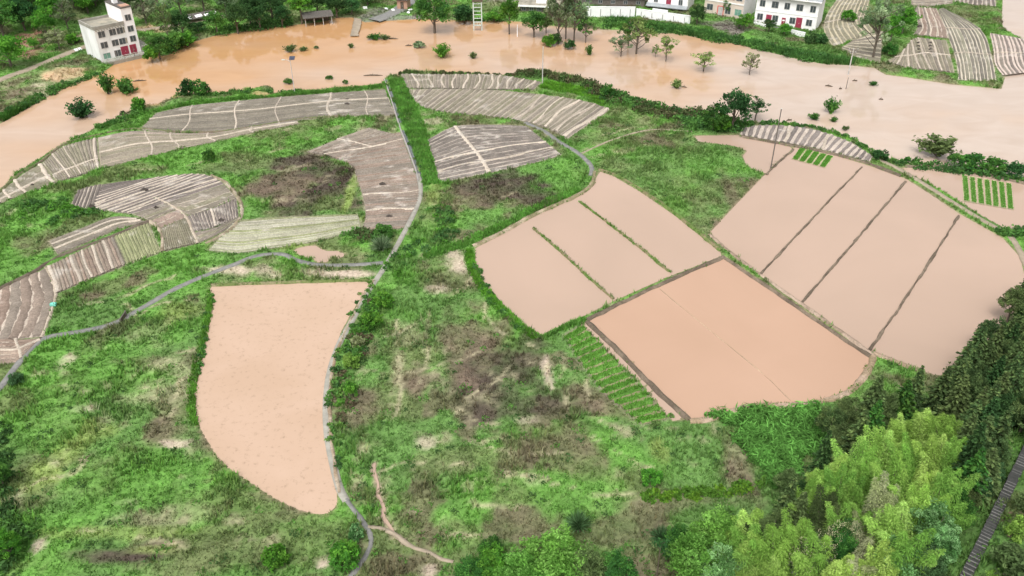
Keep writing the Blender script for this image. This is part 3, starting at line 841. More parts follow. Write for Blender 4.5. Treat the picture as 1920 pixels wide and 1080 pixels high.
BANKC = ((0.11, .085, .062), (0.165, .13, .095))
GREENC = ((0.10, .15, .04), (0.19, .16, .09))
BANKS = [   # points, width, height, colours, grass amount
 ([(1000, 427), (1050, 470), (1100, 516), (1150, 560)], .2, .10, GREENC, .55),
 ([(1088, 378), (1140, 418), (1195, 460), (1255, 509)], .2, .10, GREENC, .55),
 ([(1437, 327), (1460, 303), (1488, 280)], .28, .10, BANKC, .1),
 ([(1426, 513), (1500, 434), (1560, 370), (1616, 313)], .17, .10, BANKC, 0),
 ([(1503, 567), (1570, 490), (1640, 408), (1698, 340)], .19, .10, BANKC, 0),
 ([(1630, 656), (1680, 585), (1740, 495), (1798, 404)], .16, .10, BANKC, 0),
 ([(1100, 600), (1180, 560), (1260, 523), (1358, 481)], .38, .16, BANKC, .05),
 ([(1330, 440), (1365, 470), (1425, 515), (1500, 568), (1580, 624), (1640, 668)], .45, .12, ((0.34, .26, .2), (0.24, .18, .13)), 0),
 ([(1360, 484), (1420, 525), (1500, 579), (1580, 634), (1632, 668)], .25, .18, BANKC, 0),
 ([(1638, 662), (1690, 682), (1732, 697)], .5, .16, ((0.36, .27, .2), (0.24, .18, .12)), .2),
 ([(1101, 603), (1160, 658), (1230, 731), (1293, 788)], .45, .18, BANKC, .1),
 ([(1293, 790), (1330, 787), (1365, 776), (1405, 762), (1480, 760), (1550, 752), (1598, 730), (1628, 695), (1638, 668)], .6, .18, ((0.36, .27, .2), (0.25, .19, .12)), .4),
 ([(886, 462), (940, 436), (1000, 403), (1080, 367), (1108, 346), (1116, 322)], .5, .2, ((0.34, .28, .2), (0.2, .17, .1)), .6),
 ([(1124, 318), (1155, 329), (1205, 358), (1268, 402), (1352, 470)], .4, .2, GREENC, .8),
 ([(1696, 312), (1760, 312), (1830, 322), (1925, 345)], .5, .2, BANKC, .5),
 ([(1390, 256), (1430, 263), (1490, 274), (1560, 288), (1625, 306), (1690, 330)], .45, .2, BANKC, .4),
 ([(396, 534), (480, 531), (560, 528), (640, 526), (690, 525)], .35, .15, ((0.2, .18, .1), (0.12, .15, .05)), .8),
 ([(700, 525), (664, 588), (640, 640), (624, 690), (619, 750), (620, 815), (628, 875), (638, 925)], .3, .14, ((0.34, .28, .21), (0.24, .18, .12)), .05),
 ([(-30, 560), (0, 541), (60, 512), (108, 483), (200, 447), (262, 422), (281, 414)], .35, .2, ((0.13, .105, .08), (0.095, .075, .055)), .1),
 ([(281, 414), (297, 428), (305, 450), (304, 473)], .35, .2, ((0.36, .3, .23), (0.2, .16, .11)), .1),
 ([(397, 329), (424, 343), (447, 371), (453, 393), (449, 412), (425, 436), (385, 458)], .38, .2, ((0.36, .31, .24), (0.22, .18, .12)), .3),
 ([(293, 371), (318, 384), (338, 396), (350, 409), (362, 435), (371, 457)], .3, .16, ((0.40, .34, .27), (0.34, .28, .22)), .05),
 ([(-10, 368), (35, 328), (75, 304), (118, 272), (170, 256), (250, 242), (330, 247), (412, 247), (480, 237), (560, 224), (640, 217)], .35, .18, ((0.15, .12, .085), (0.12, .13, .06)), .4),
 ([(88, 500), (104, 545), (102, 566), (90, 602), (77, 634)], .3, .15, ((0.40, .34, .27), (0.3, .25, .19)), .05),
]
BANKW = []
for i, (pts, w, h, cc, ga) in enumerate(BANKS):
    ln = catmull(PP(pts), .5)
    BANKW.append((ln, w, h, ga))
    tag(link("earth_bank", strip_mesh("earth_bank", ln, w, h, M['bank'], h=h, jit=.09, seed=i + 40, cols=cc)), kind="structure")

# half-drowned divider line in the south paddy
ln = catmull(PP([(1237, 541), (1300, 593), (1360, 642), (1425, 695), (1484, 751)]), .5)
tag(link("earth_bank", strip_mesh("earth_bank", ln, .06, -.055, M['bank'], jit=.05, seed=77, cols=((0.4, .29, .2), (0.3, .22, .15)), crown=.012)), kind="structure")

# concrete ramp running into the river
ln = catmull(PP([(672, 34), (669, 48), (664, 68)], -.3), .8)
tag(link("boat_ramp", strip_mesh("boat_ramp", ln, 2.0, -.22, M['dirt'], jit=.15)), kind="structure")

# ------------------------------------------------------------------ vegetable plots
def lerpg(f, s, t):
    """s along the edges, t across; arrays"""
    k = np.clip(s, 0, 1) * (len(f['GA']) - 1)
    i = np.clip(np.floor(k).astype(int), 0, len(f['GA']) - 2)
    w = (k - i)[..., None]
    a = f['GA'][i] * (1 - w) + f['GA'][i + 1] * w
    b = f['GB'][i] * (1 - w) + f['GB'][i + 1] * w
    return a + (b - a) * np.asarray(t)[..., None]

GREEN_BEDS = []
def build_field(f, seed):
    r = np.random.default_rng(seed)
    V, F, Cc = [], [], []
    off = 0
    def add(grid, cols):
        nonlocal off
        n, k = grid.shape[:2]
        ii = np.arange(n * k).reshape(n, k) + off
        V.append(grid.reshape(-1, 3))
        F.append(np.stack([ii[:-1, :-1], ii[:-1, 1:], ii[1:, 1:], ii[1:, :-1]], -1).reshape(-1, 4))
        Cc.append(np.broadcast_to(cols, (n, k, 3)).reshape(-1, 3))
        off += n * k
    c1, c2 = np.array(f.get('c1', SOIL)), np.array(f.get('c2', (0.23, .195, .155)))
    base = np.array(f.get('base', (0.27, .23, .18)))
    s, t = np.meshgrid(np.linspace(0, 1, 50), np.linspace(0, 1, 14), indexing='ij')
    g = lerpg(f, s, t)
    bcol = base * (0.8 + .4 * fbm(g[..., 0], g[..., 1], 2.5, seed)[..., None])
    add(np.dstack([g, np.full(s.shape, .0)]), bcol)
    k, gap = f['k'], f.get('gap', .2)
    m = 46 if f['d'] == 's' else 14
    along = np.linspace(0.004, .996, m)
    for b in range(k):
        pc = c1 + (c2 - c1) * r.random()
        pc = pc * r.uniform(.86, 1.12)
        e = gap / k / 2 * r.uniform(.6, 1.4)
        lo, hi = b / k + e, (b + 1) / k - e
        j1 = (fbm(along * m * .35, along * 0 + b, 1.0, seed + b) - .5) * (hi - lo) * .5
        j2 = (fbm(along * m * .35, along * 0 + b + 99, 1.0, seed + b + 7) - .5) * (hi - lo) * .5
        rows = []
        hgt = r.uniform(.10, .16)
        ins = (hi - lo) * .18
        for q, z in ((lo + j1, .0), (lo + ins + j1, hgt), ((lo + hi) / 2 + 0 * j1, hgt * 1.1), (hi - ins + j2, hgt), (hi + j2, .0)):
            xy = lerpg(f, along, q) if f['d'] == 's' else lerpg(f, q, along)
            rows.append(np.column_stack([xy, np.full(m, z) + (.02 * (r.random(m) - .5) if z > 0 else 0)]))
        g = np.stack(rows, 1)
        cc = pc * (0.78 + .44 * fbm(g[..., 0], g[..., 1], 3.0, seed + 5)[..., None])
        add(g, cc)
        if f.get('green'):
            GREEN_BEDS.append(g[:, 2, :2])
    def line(pts, w, z):
        t_ = np.gradient(pts, axis=0)
        t_ /= np.linalg.norm(t_, axis=1)[:, None] + 1e-9
        nn = np.stack([-t_[:, 1], t_[:, 0]], 1)
        L = np.arange(len(pts)) * .4
        a = (w * .36 * (0.7 + .8 * fbm(L, L * 0, 1.0, seed + int(z * 1000))))[:, None]
        rows = [np.column_stack([pts - nn * (a + .1), np.full(len(pts), .0)]), np.column_stack([pts - nn * a, np.full(len(pts), z)]),
                np.column_stack([pts + nn * a, np.full(len(pts), z)]), np.column_stack([pts + nn * (a + .1), np.full(len(pts), .0)])]
        add(np.stack(rows, 1), np.array(PALE) * r.uniform(.85, 1.1))
    for q, (sv, w) in enumerate(f['ls']):
        tt = np.linspace(0, 1, 24)
        line(lerpg(f, sv + .012 * np.sin(tt * 5 + q), tt), w, .185 + .004 * q)
    for q, tv in enumerate(f['lt']):
        ss = np.linspace(0, 1, 60)
        line(lerpg(f, ss, tv + .015 * np.sin(ss * 9 + q)), .3, .24 + .004 * q)
    V, F, Cc = np.vstack(V), np.vstack(F), np.vstack(Cc)
    if not f.get('green'):           # puddles and scraps of torn plastic film between the ridges
        bl = smooth(.60, .70, fbm(V[:, 0] * .55 + V[:, 1] * .2, V[:, 1], .9, seed + 3)) * smooth(.48, .62, fbm(V[:, 0], V[:, 1], 6.0, seed + 4))
        Cc = Cc * (1 - .55 * bl[:, None]) + np.array((.46, .42, .37)) * .55 * bl[:, None]
    o = link("vegetable_field", np_mesh("vegetable_field", V, F, 4, Cc, [M['field']], False))
    # keep faces up
    tag(o, kind="structure")
for i, f in enumerate(FIELDS):
    build_field(f, 100 + i * 13)

# ------------------------------------------------------------------ leaves, grass
def unit(n, r=None):
    v = (r or rng).normal(size=(n, 3))
    return v / (np.linalg.norm(v, axis=1)[:, None] + 1e-9)

def cards(cen, size, cols, r, axis_=None, aspect=.55, flat=0.0):
    """diamond leaves: centre, half length, albedo"""
    n = len(cen)
    a = unit(n, r) if axis_ is None else axis_
    b = np.cross(a, unit(n, r))
    if flat:
        b[:, 2] *= 1 - flat
    b /= np.linalg.norm(b, axis=1)[:, None] + 1e-9
    s = np.asarray(size).reshape(-1, 1) * np.ones((n, 1))
    A, B = a * s, b * s * aspect
    V = np.stack([cen - A, cen + B, cen + A, cen - B], 1).reshape(-1, 3)
    return V, np.repeat(cols, 4, axis=0)

def leaf_mesh(name, parts, mat):
    V = np.vstack([p[0] for p in parts])
    Cc = np.vstack([p[1] for p in parts])
    F = np.arange(len(V)).reshape(-1, 4)
    return np_mesh(name, V, F, 4, np.clip(Cc, .004, .9), [mat])

# grass and weeds over all open ground
def masks(X, Y, pad=0.0):
    """True where open ground"""
    ok = (np.minimum(sdf(RIVER, X, Y), sdf(FLOOD, X, Y)) > .15 + pad)
    for pl in PADDY.values():
        ok &= sdf(pl, X, Y, 1.0) > .22 + pad
    for f in FIELDS:
        ok &= sdf(f['poly'], X, Y, 1.0) > .12 + pad
    for k, (pts, w, mt) in PATHS.items():
        ok &= ldist(PATHW[k], X, Y, 3.0) > w / 2 + .1 + pad
    ok &= ldist(DITCH, X, Y, 2.0) > .3 + pad
    ok &= ldist(CANALW, X, Y, 2.0) > .55 + pad
    for ln, w, h, ga in BANKW:
        ok &= ldist(ln, X, Y, 1.0) > w / 2 + .05
    return ok

NC = 330000
yy = 40 + 215 * rng.random(NC) ** 1.15
hw = 8 + 0.62 * (yy * C + CAM_H * S)
xx = (rng.random(NC) * 2 - 1) * hw
keepw = rng.random(NC) < (hw / hw.max()) ** 1.0 * 1.4
xx, yy = xx[keepw], yy[keepw]
ok = masks(xx, yy)
xx, yy = xx[ok], yy[ok]
bc, bcov = biome(xx, yy)
kp = rng.random(len(xx)) < bcov
xx, yy, bc = xx[kp], yy[kp], bc[kp]
zz = ground_z(xx, yy)
br = (bc[:, 0] > bc[:, 1] * .95)
hn = fbm(xx, yy, 3.5, 201)
ht = (0.22 + .5 * smooth(.35, .75, hn)) * rng.uniform(.5, 1.3, len(xx))
ht = ht * np.where(br, .9, 1.0)
def tufts(X, Y, Z, Hh, Cl, blades, r, wid=.16, lean=.8, sp=.12):
    n = len(X)
    an = r.random((n, blades)) * 2 * math.pi
    le = r.uniform(.25, 1.0, (n, blades)) * lean
    h = Hh[:, None] * r.uniform(.6, 1.1, (n, blades))
    bx = X[:, None] + r.normal(0, sp, (n, blades))
    by = Y[:, None] + r.normal(0, sp, (n, blades))
    w = wid * r.uniform(.6, 1.5, (n, blades)) * (.6 + .6 * Hh[:, None])
    dx, dy = np.cos(an), np.sin(an)
    b0 = np.stack([bx - dy * w * .5, by + dx * w * .5, np.broadcast_to(Z[:, None] - .05, bx.shape)], -1)
    b1 = np.stack([bx + dy * w * .5, by - dx * w * .5, np.broadcast_to(Z[:, None] - .05, bx.shape)], -1)
    tp = np.stack([bx + dx * le * h, by + dy * le * h, Z[:, None] + h], -1)
    V = np.stack([b0, b1, tp], 2).reshape(-1, 3)
    cc = Cl[:, None, :] * r.uniform(.80, 1.25, (n, blades, 1)) * (1 + r.normal(0, .05, (n, blades, 3)))
    cc = np.repeat(cc.reshape(-1, 3), 3, 0)
    return V, cc
V1, C1 = tufts(xx, yy, zz, ht, bc * 1.12, 5, rng)
# fringes along the earth banks
ex, ey, eh, ec = [], [], [], []
for ln, w, h, ga in BANKW:
    n = int(len(ln) * 6 * ga)
    if not n: continue
    i = rng.integers(0, len(ln), n)
    p = ln[i] + rng.normal(0, w * .42, (n, 2))
    ex.append(p)
    ec.append(np.where(rng.random((n, 1)) < .75, np.array([GB]), np.array([YG])) * rng.uniform(.7, 1.2, (n, 1)))
    eh.append(rng.uniform(.12, .4, n))
for g in GREEN_BEDS:
    n = len(g) * 10
    i = rng.integers(0, len(g), n)
    p = g[i] + rng.normal(0, .17, (n, 2))
    ex.append(p)
    ec.append(np.array([(0.11, .27, .04)]) * rng.uniform(.75, 1.3, (n, 1)))
    eh.append(rng.uniform(.2, .4, n))
ep = np.vstack(ex)
V2, C2 = tufts(ep[:, 0], ep[:, 1], np.full(len(ep), .05), np.concatenate(eh), np.vstack(ec), 4, rng, .14)
# lush verges beside the canal, the river fields and the middle paddies
def verge(px_line, width, n, hgt, c, r=rng):
    ln = catmull(PP(px_line), .5)
    i = r.integers(0, len(ln), n)
    t = np.gradient(ln, axis=0)[i]
    t /= np.linalg.norm(t, axis=1)[:, None]
    o = r.uniform(-.5, .5, n) * width
    p = ln[i] + np.stack([-t[:, 1], t[:, 0]], 1) * o[:, None] + r.normal(0, .15, (n, 2))
    m = masks(p[:, 0], p[:, 1], -.12)
    p = p[m]
    cl = np.array(c)[None] * (.42 + 1.2 * fbm(p[:, 0], p[:, 1], 1.7, 301))[:, None] * r.uniform(.8, 1.2, (len(p), 1))
    return tufts(p[:, 0], p[:, 1], ground_z(p[:, 0], p[:, 1]), r.uniform(.5, 1.2, len(p)) * hgt, cl, 5, r, .15)
VG = (0.105, .255, .045)
vs = [verge([(737, 150), (758, 200), (780, 255), (800, 310), (808, 345)], 4.5, 5200, .6, VG),
      verge([(185, 240), (240, 222), (300, 205), (400, 190), (520, 179), (640, 170), (716, 163)], 1.4, 3200, .5, VG),
      verge([(880, 470), (884, 500), (905, 540), (945, 585), (1005, 632)], 1.1, 1600, .4, (0.10, .26, .03)),
      verge([(1012, 632), (1050, 615), (1095, 600)], 1.0, 700, .4, VG),
      verge([(398, 545), (388, 620), (370, 690), (362, 745), (366, 795)], .9, 1300, .4, (0.10, .24, .035)),
      verge([(800, 478), (890, 450), (1000, 396), (1085, 355)], 1.6, 2200, .5, VG),
      verge([(1020, 160), (1060, 165), (1110, 178), (1140, 195)], 4.0, 2600, .5, (0.11, .27, .03)),
      verge([(1140, 38), (1220, 48), (1300, 60), (1400, 85), (1500, 104), (1600, 118)], 5.0, 4800, 1.0, (0.065, .16, .04)),
      verge([(0, 222), (40, 205), (100, 178), (170, 148)], 2.2, 1800, .8, (0.06, .16, .03)),
      verge([(1630, 148), (1700, 150), (1780, 160), (1870, 163)], 1.0, 1200, .5, (0.07, .17, .03))]
VV = np.vstack([V1, V2] + [v[0] for v in vs])
CV = np.vstack([C1, C2] + [v[1] for v in vs])
gr = link("grass", np_mesh("grass", VV, np.arange(len(VV)).reshape(-1, 3), 3, np.clip(CV, .005, .9), [M['tuft']]))
tag(gr, "rough green and brown weeds over the uncultivated ground between the fields", "grass", kind="stuff")

# low leafy weed clumps, more than anyone could count
def clump_cloud(cen, rad, cols, leaves, r, squash=.7, size=.16):
    n = len(cen)
    d = unit(n * leaves, r)
    d[:, 2] = np.abs(d[:, 2])
    rr = np.repeat(rad, leaves)
    p = np.repeat(cen, leaves, 0) + d * (rr * r.uniform(.55, 1.0, n * leaves))[:, None] * np.array((1, 1, squash))
    cc = np.repeat(cols, leaves, 0) * r.uniform(.7, 1.3, (n * leaves, 1))
    return cards(p, size * r.uniform(.6, 1.4, n * leaves) * (.6 + .5 * rr), cc, r)

nb = 8000
by = 42 + 200 * rng.random(nb) ** 1.2
bx = (rng.random(nb) * 2 - 1) * (6 + .61 * (by * C + CAM_H * S))
okb = masks(bx, by, .35) & (hills(bx, by) < 30)
bx, by = bx[okb], by[okb]
bcol, bcv = biome(bx, by)
kb = rng.random(len(bx)) < bcv * .8
bx, by, bcol = bx[kb], by[kb], bcol[kb]
gre = rng.random(len(bx))
bcol = np.where((gre < .5)[:, None], bcol * 1.1, np.where((gre < .8)[:, None], np.array((.105, .235, .05)), np.array((.062, .125, .04))))
brad = rng.uniform(.3, .85, len(bx)) * (1 + .3 * (by > 140))
lp = [clump_cloud(np.column_stack([bx, by, ground_z(bx, by) - .05]), brad, bcol, 26, rng)]
# dense scrub belts along the banks
def belt(px_line, width, n, rad, c, leaves=60):
    ln = catmull(PP(px_line), .5)
    i = rng.integers(0, len(ln), n)
    t = np.gradient(ln, axis=0)[i]
    t /= np.linalg.norm(t, axis=1)[:, None]
    p = ln[i] + np.stack([-t[:, 1], t[:, 0]], 1) * (rng.uniform(-.5, .5, n) * width)[:, None]
    m = sdf(RIVER, p[:, 0], p[:, 1]) > -.5
    for f in FIELDS:
        m &= sdf(f['poly'], p[:, 0], p[:, 1], 1.0) > .3
    p = p[m]
    cl = np.array(c)[rng.integers(0, len(c), len(p))]
    return clump_cloud(np.column_stack([p, np.maximum(ground_z(p[:, 0], p[:, 1]), WATER_Z)]), rng.uniform(.6, 1.2, len(p)) * rad, cl, leaves, rng, .9, .2)
OLV = [(0.085, .105, .045), (0.07, .13, .04), (0.10, .10, .05)]
GRN = [(0.075, .185, .045), (0.058, .135, .042), (0.095, .215, .05)]
lp += [belt([(972, 138), (1010, 143), (1060, 150), (1100, 160), (1120, 172)], 3.0, 60, 1.3, OLV),
       belt([(1120, 172), (1170, 192), (1230, 207), (1290, 218), (1330, 225)], 6.0, 120, 1.3, OLV + GRN),
       belt([(1290, 235), (1330, 235), (1380, 240), (1395, 232)], 5.0, 70, 1.5, GRN),
       belt([(330, 178), (400, 178), (470, 172), (560, 173)], 1.5, 40, .8, GRN),
       belt([(250, 200), (265, 208), (225, 226), (190, 240)], 2.0, 30, .9, GRN),
       belt([(750, 136), (865, 139), (965, 141)], 1.0, 60, .55, OLV),
       belt([(1400, 233), (1480, 234), (1545, 243), (1600, 262), (1640, 290), (1690, 308)], 1.2, 70, .7, GRN),
       belt([(1715, 310), (1780, 316), (1850, 324), (1925, 335)], 3.0, 70, 1.2, GRN),
       belt([(1880, 440), (1905, 436), (1940, 436)], 2.0, 30, 1.0, GRN),
       belt([(0, 218), (60, 190), (120, 160), (185, 138)], 1.8, 60, .9, GRN),
       belt([(860, 36), (920, 38), (960, 39)], 2.0, 40, 1.0, GRN),
       belt([(1140, 45), (1240, 55), (1340, 70), (1440, 90), (1550, 112)], 6.0, 170, 1.3, GRN),
       belt([(275, 108), (320, 98), (350, 80), (420, 62), (480, 50), (540, 42)], 4.0, 110, 1.6, GRN),
       belt([(0, 560), (110, 600), (60, 660), (20, 720)], 1.0, 10, .6, GRN),
       belt([(-4, 800), (6, 850), (0, 920), (5, 985)], 1.8, 34, .8, [(0.05, .11, .035), (0.07, .16, .04)]),
       belt([(0, 990), (30, 1000), (15, 1050), (-10, 1080)], 2.6, 40, .8, [(0.09, .21, .045), (0.06, .13, .04)]),
       belt([(820, 390), (840, 420), (830, 450), (760, 470), (735, 520)], 3.0, 60, .8, GRN + [(0.09, .23, .035)]),
       belt([(700, 560), (680, 620), (660, 680), (640, 740), (650, 800)], 2.4, 60, .7, GRN + [(0.10, .25, .04), (0.12, .10, .06)]),
       belt([(640, 430), (690, 445), (730, 450)], 2.5, 40, 1.0, GRN + OLV),
       belt([(1210, 935), (1300, 928), (1400, 915), (1450, 905)], 1.0, 70, .55, [(0.13, .26, .03), (0.09, .2, .03)]),
       belt([(1075, 618), (1130, 690), (1180, 745), (1240, 790)], 3.5, 60, .5, [(0.10, .25, .045), (0.085, .2, .04), (0.12, .2, .06)]),
       belt([(742, 160), (762, 210), (785, 265), (803, 330)], 4.0, 70, .55, GRN + [(0.11, .24, .045), (0.12, .19, .06)]),
       belt([(690, 530), (672, 580), (650, 640), (632, 700), (626, 790), (645, 880)], 1.6, 40, .5, GRN + [(0.12, .24, .05)]),
       belt([(372, 720), (384, 620), (398, 550)], .7, 22, .4, GRN),
       belt([(890, 500), (920, 560), (980, 620)], 1.0, 26, .45, GRN),
       belt([(40, 395), (90, 385), (160, 402), (100, 415)], 3.5, 60, .9, GRN + [(0.09, .24, .035)])]
ug = link("undergrowth", leaf_mesh("undergrowth", lp, M['tuft']))
tag(ug, "tangled low scrub along the banks and over the rough ground", "undergrowth", kind="stuff")

# bed of leafy plants at the foot of the wooded slope
pr = PP([(1368, 790), (1400, 772), (1430, 765), (1500, 765), (1575, 768), (1580, 810), (1545, 870), (1450, 905), (1395, 865)])
nr = 2600
lo, hi = pr.min(0), pr.max(0)
q = lo - 2 + rng.random((nr, 2)) * (hi - lo + 4)
q = q[sdf(pr, q[:, 0], q[:, 1]) < (fbm(q[:, 0], q[:, 1], 2.0, 431) - .55) * 7]
cl = np.array([(0.088, .215, .045)]) * (.45 + 1.1 * fbm(q[:, 0], q[:, 1], 1.3, 411))[:, None] * rng.uniform(.75, 1.35, (len(q), 1))
gq = ground_z(q[:, 0], q[:, 1])
pa = clump_cloud(np.column_stack([q, gq]), rng.uniform(.35, .75, len(q)), cl, 22, rng, 1.1, .22)
m3 = len(q)
an3 = rng.uniform(0, 6.28, m3 * 5)
ax3 = np.column_stack([np.cos(an3), np.sin(an3), rng.uniform(.1, .9, m3 * 5)])
ax3 /= np.linalg.norm(ax3, axis=1)[:, None]
c3 = np.repeat(np.column_stack([q, gq + .55]), 5, 0) + rng.normal(0, .3, (m3 * 5, 3)) * np.array((1, 1, .5))
pa3 = cards(c3, rng.uniform(.3, .6, m3 * 5), np.repeat(cl, 5, 0) * rng.uniform(.9, 1.7, (m3 * 5, 1)), rng, ax3, .16)
rb = link("leafy_plants", leaf_mesh("leafy_plants", [pa, pa3], M['tuft']))
tag(rb, "bed of bright green leafy plants below the south paddy", "plants", kind="stuff")

# ------------------------------------------------------------------ seedling beds
def seedling_bed(tl, tr, bl, br_, label, group, seed):
    r = np.random.default_rng(seed)
    a, b, c, d = (P(*p, PADDY_Z)[:2] for p in (tl, tr, bl, br_))
    cen = (a + b + c + d) / 4
    root = empty("seedling_bed", (cen[0], cen[1], PADDY_Z))
    tag(root, label, "seedling bed", group)
    def q(s, t):
        return (a * (1 - s) + b * s) * (1 - t) + (c * (1 - s) + d * s) * t - cen
    n = 16
    t = np.linspace(-.02, 1.02, n)
    rows = []
    for s, z in ((-.12, -.1), (-.06, .06), (1.06, .06), (1.12, -.1)):
        rows.append(np.column_stack([np.array([q(s + r.normal(0, .012), tt) for tt in t]), np.full(n, z)]))
    G = np.stack(rows, 1)
    ii = np.arange(n * 4).reshape(n, 4)
    F = np.stack([ii[:-1, :-1], ii[:-1, 1:], ii[1:, 1:], ii[1:, :-1]], -1).reshape(-1, 4)
    F = np.vstack([F, [ii[0]], [ii[-1][::-1]]])
    cc = np.tile(np.array((0.40, .37, .22)), (n * 4, 1))
    link("mud_base", np_mesh("mud_base", G.reshape(-1, 3), F, 4, cc, [M['bank']]), root)
    m = 900
    st = r.random((m, 2))
    p = np.array([q(s * .86 + .07, u * .97 + .015) for s, u in st])
    cl = np.array([(0.115, .30, .045)]) * (.75 + .5 * fbm(p[:, 0] * 1.0, p[:, 1] * 1.0, .8, seed))[:, None] * r.uniform(.85, 1.2, (m, 1))
    V, Cq = tufts(p[:, 0], p[:, 1], np.full(m, .06), r.uniform(.10, .18, m), cl, 4, r, .12, .4, .05)
    link("seedlings", np_mesh("seedlings", V, np.arange(len(V)).reshape(-1, 3), 3, Cq, [M['tuft']]), root)
ORD = ["first", "second", "third", "fourth", "fifth", "sixth", "seventh", "eighth", "ninth", "tenth", "eleventh", "twelfth", "thirteenth", "fourteenth", "fifteenth",
       "sixteenth", "seventeenth", "eighteenth", "nineteenth", "twentieth"]
for i in range(7):
    x0 = 1804 + i * 13.7
    y0 = 329 + i * 2.4
    seedling_bed((x0, y0), (x0 + 9.5, y0 + 1.6), (x0 + 3.5, y0 + 48), (x0 + 14, y0 + 50),
                 "long green rice seedling bed in the nursery paddy, %s from the left of seven" % ORD[i], "long seedling beds in the corner paddy", 500 + i)
for i in range(5):
    x0, y0 = 1500 + i * 12.8, 277.5 + i * 3.4
    seedling_bed((x0, y0), (x0 + 11.5, y0 + 2.2), (x0 - 15, y0 + 21), (x0 - 4.5, y0 + 23.5),
                 "short green rice seedling bed below the bank strip, %s from the left of five" % ORD[i], "short seedling beds in the big paddy", 600 + i)
# ------------------------------------------------------------------ tree builders
PAL = {
 'bright': [(0.102, 0.282, 0.036), (0.144, 0.336, 0.048), (0.072, 0.204, 0.034)],
 'mid': [(0.072, 0.198, 0.042), (0.102, 0.240, 0.048), (0.048, 0.132, 0.034)],
 'dark':   [(0.058, .122, .042), (0.080, .160, .052), (0.042, .088, .032)],
 'deep':   [(0.048, .125, .042), (0.066, .165, .052), (0.034, .08, .03)],
 'grey': [(0.156, 0.204, 0.102), (0.228, 0.264, 0.156), (0.096, 0.144, 0.060)],
 'pale': [(0.168, 0.258, 0.132), (0.240, 0.324, 0.180), (0.108, 0.180, 0.084)],
 'teal':   [(0.095, .20, .08), (0.14, .27, .115), (0.065, .13, .05)],
 'mint': [(0.182, 0.351, 0.130), (0.260, 0.455, 0.195), (0.091, 0.208, 0.065)],
 'lime': [(0.258, 0.454, 0.090), (0.323, 0.526, 0.120), (0.179, 0.335, 0.066)],
 'yellow': [(0.339, 0.515, 0.117), (0.398, 0.573, 0.152), (0.246, 0.398, 0.082)],
 'straw': [(0.300, 0.338, 0.163), (0.350, 0.375, 0.213), (0.200, 0.237, 0.100)],
 'fir':    [(0.092, .158, .058), (0.12, .195, .072), (0.064, .112, .044), (0.165, .245, .085)],
 'fresh':  [(0.155, .33, .06), (0.195, .38, .085), (0.11, .25, .045)],
 'olive':  [(0.120, .180, .065), (0.155, .22, .08), (0.085, .125, .048)],
 'young': [(0.195, 0.300, 0.090), (0.255, 0.360, 0.120), (0.135, 0.210, 0.060)],
}
_cache = {}

def pick(pal, n, r):
    p = np.array(PAL[pal])
    return p[r.integers(0, len(p), n)]

def crown_round(r, pal, Rr, zc, rz, ncl, lv, size, clr, gap=0.0, low=-.55):
    """clumps of leaves through an uneven ellipsoid; returns clump centres too"""
    d = unit(ncl * 3, r)
    d = d[d[:, 2] > low][:ncl]
    ncl = len(d)
    lump = .78 + .45 * vnoise(d[:, 0] * 2.3 + 50, d[:, 1] * 2.3 + d[:, 2] * 3, int(r.integers(1000)))
    rad = np.where(r.random(ncl) < .75, r.uniform(.72, 1.0, ncl), r.uniform(.25, .7, ncl)) * lump
    cen = d * rad[:, None] * np.array((Rr, Rr, rz)) + np.array((0, 0, zc))
    if gap:
        cen = cen[r.random(ncl) > gap]
        ncl = len(cen)
    cr = clr * r.uniform(.65, 1.3, ncl)
    cc = pick(pal, ncl, r) * r.uniform(.8, 1.25, (ncl, 1))
    dd = unit(ncl * lv, r)
    p = np.repeat(cen, lv, 0) + dd * (np.repeat(cr, lv) * r.uniform(.3, 1.0, ncl * lv) ** .6)[:, None] * np.array((1, 1, .75))
    lc = np.repeat(cc, lv, 0) * r.uniform(.75, 1.3, (ncl * lv, 1))
    return cards(p, size * r.uniform(.6, 1.35, ncl * lv), lc, r), cen

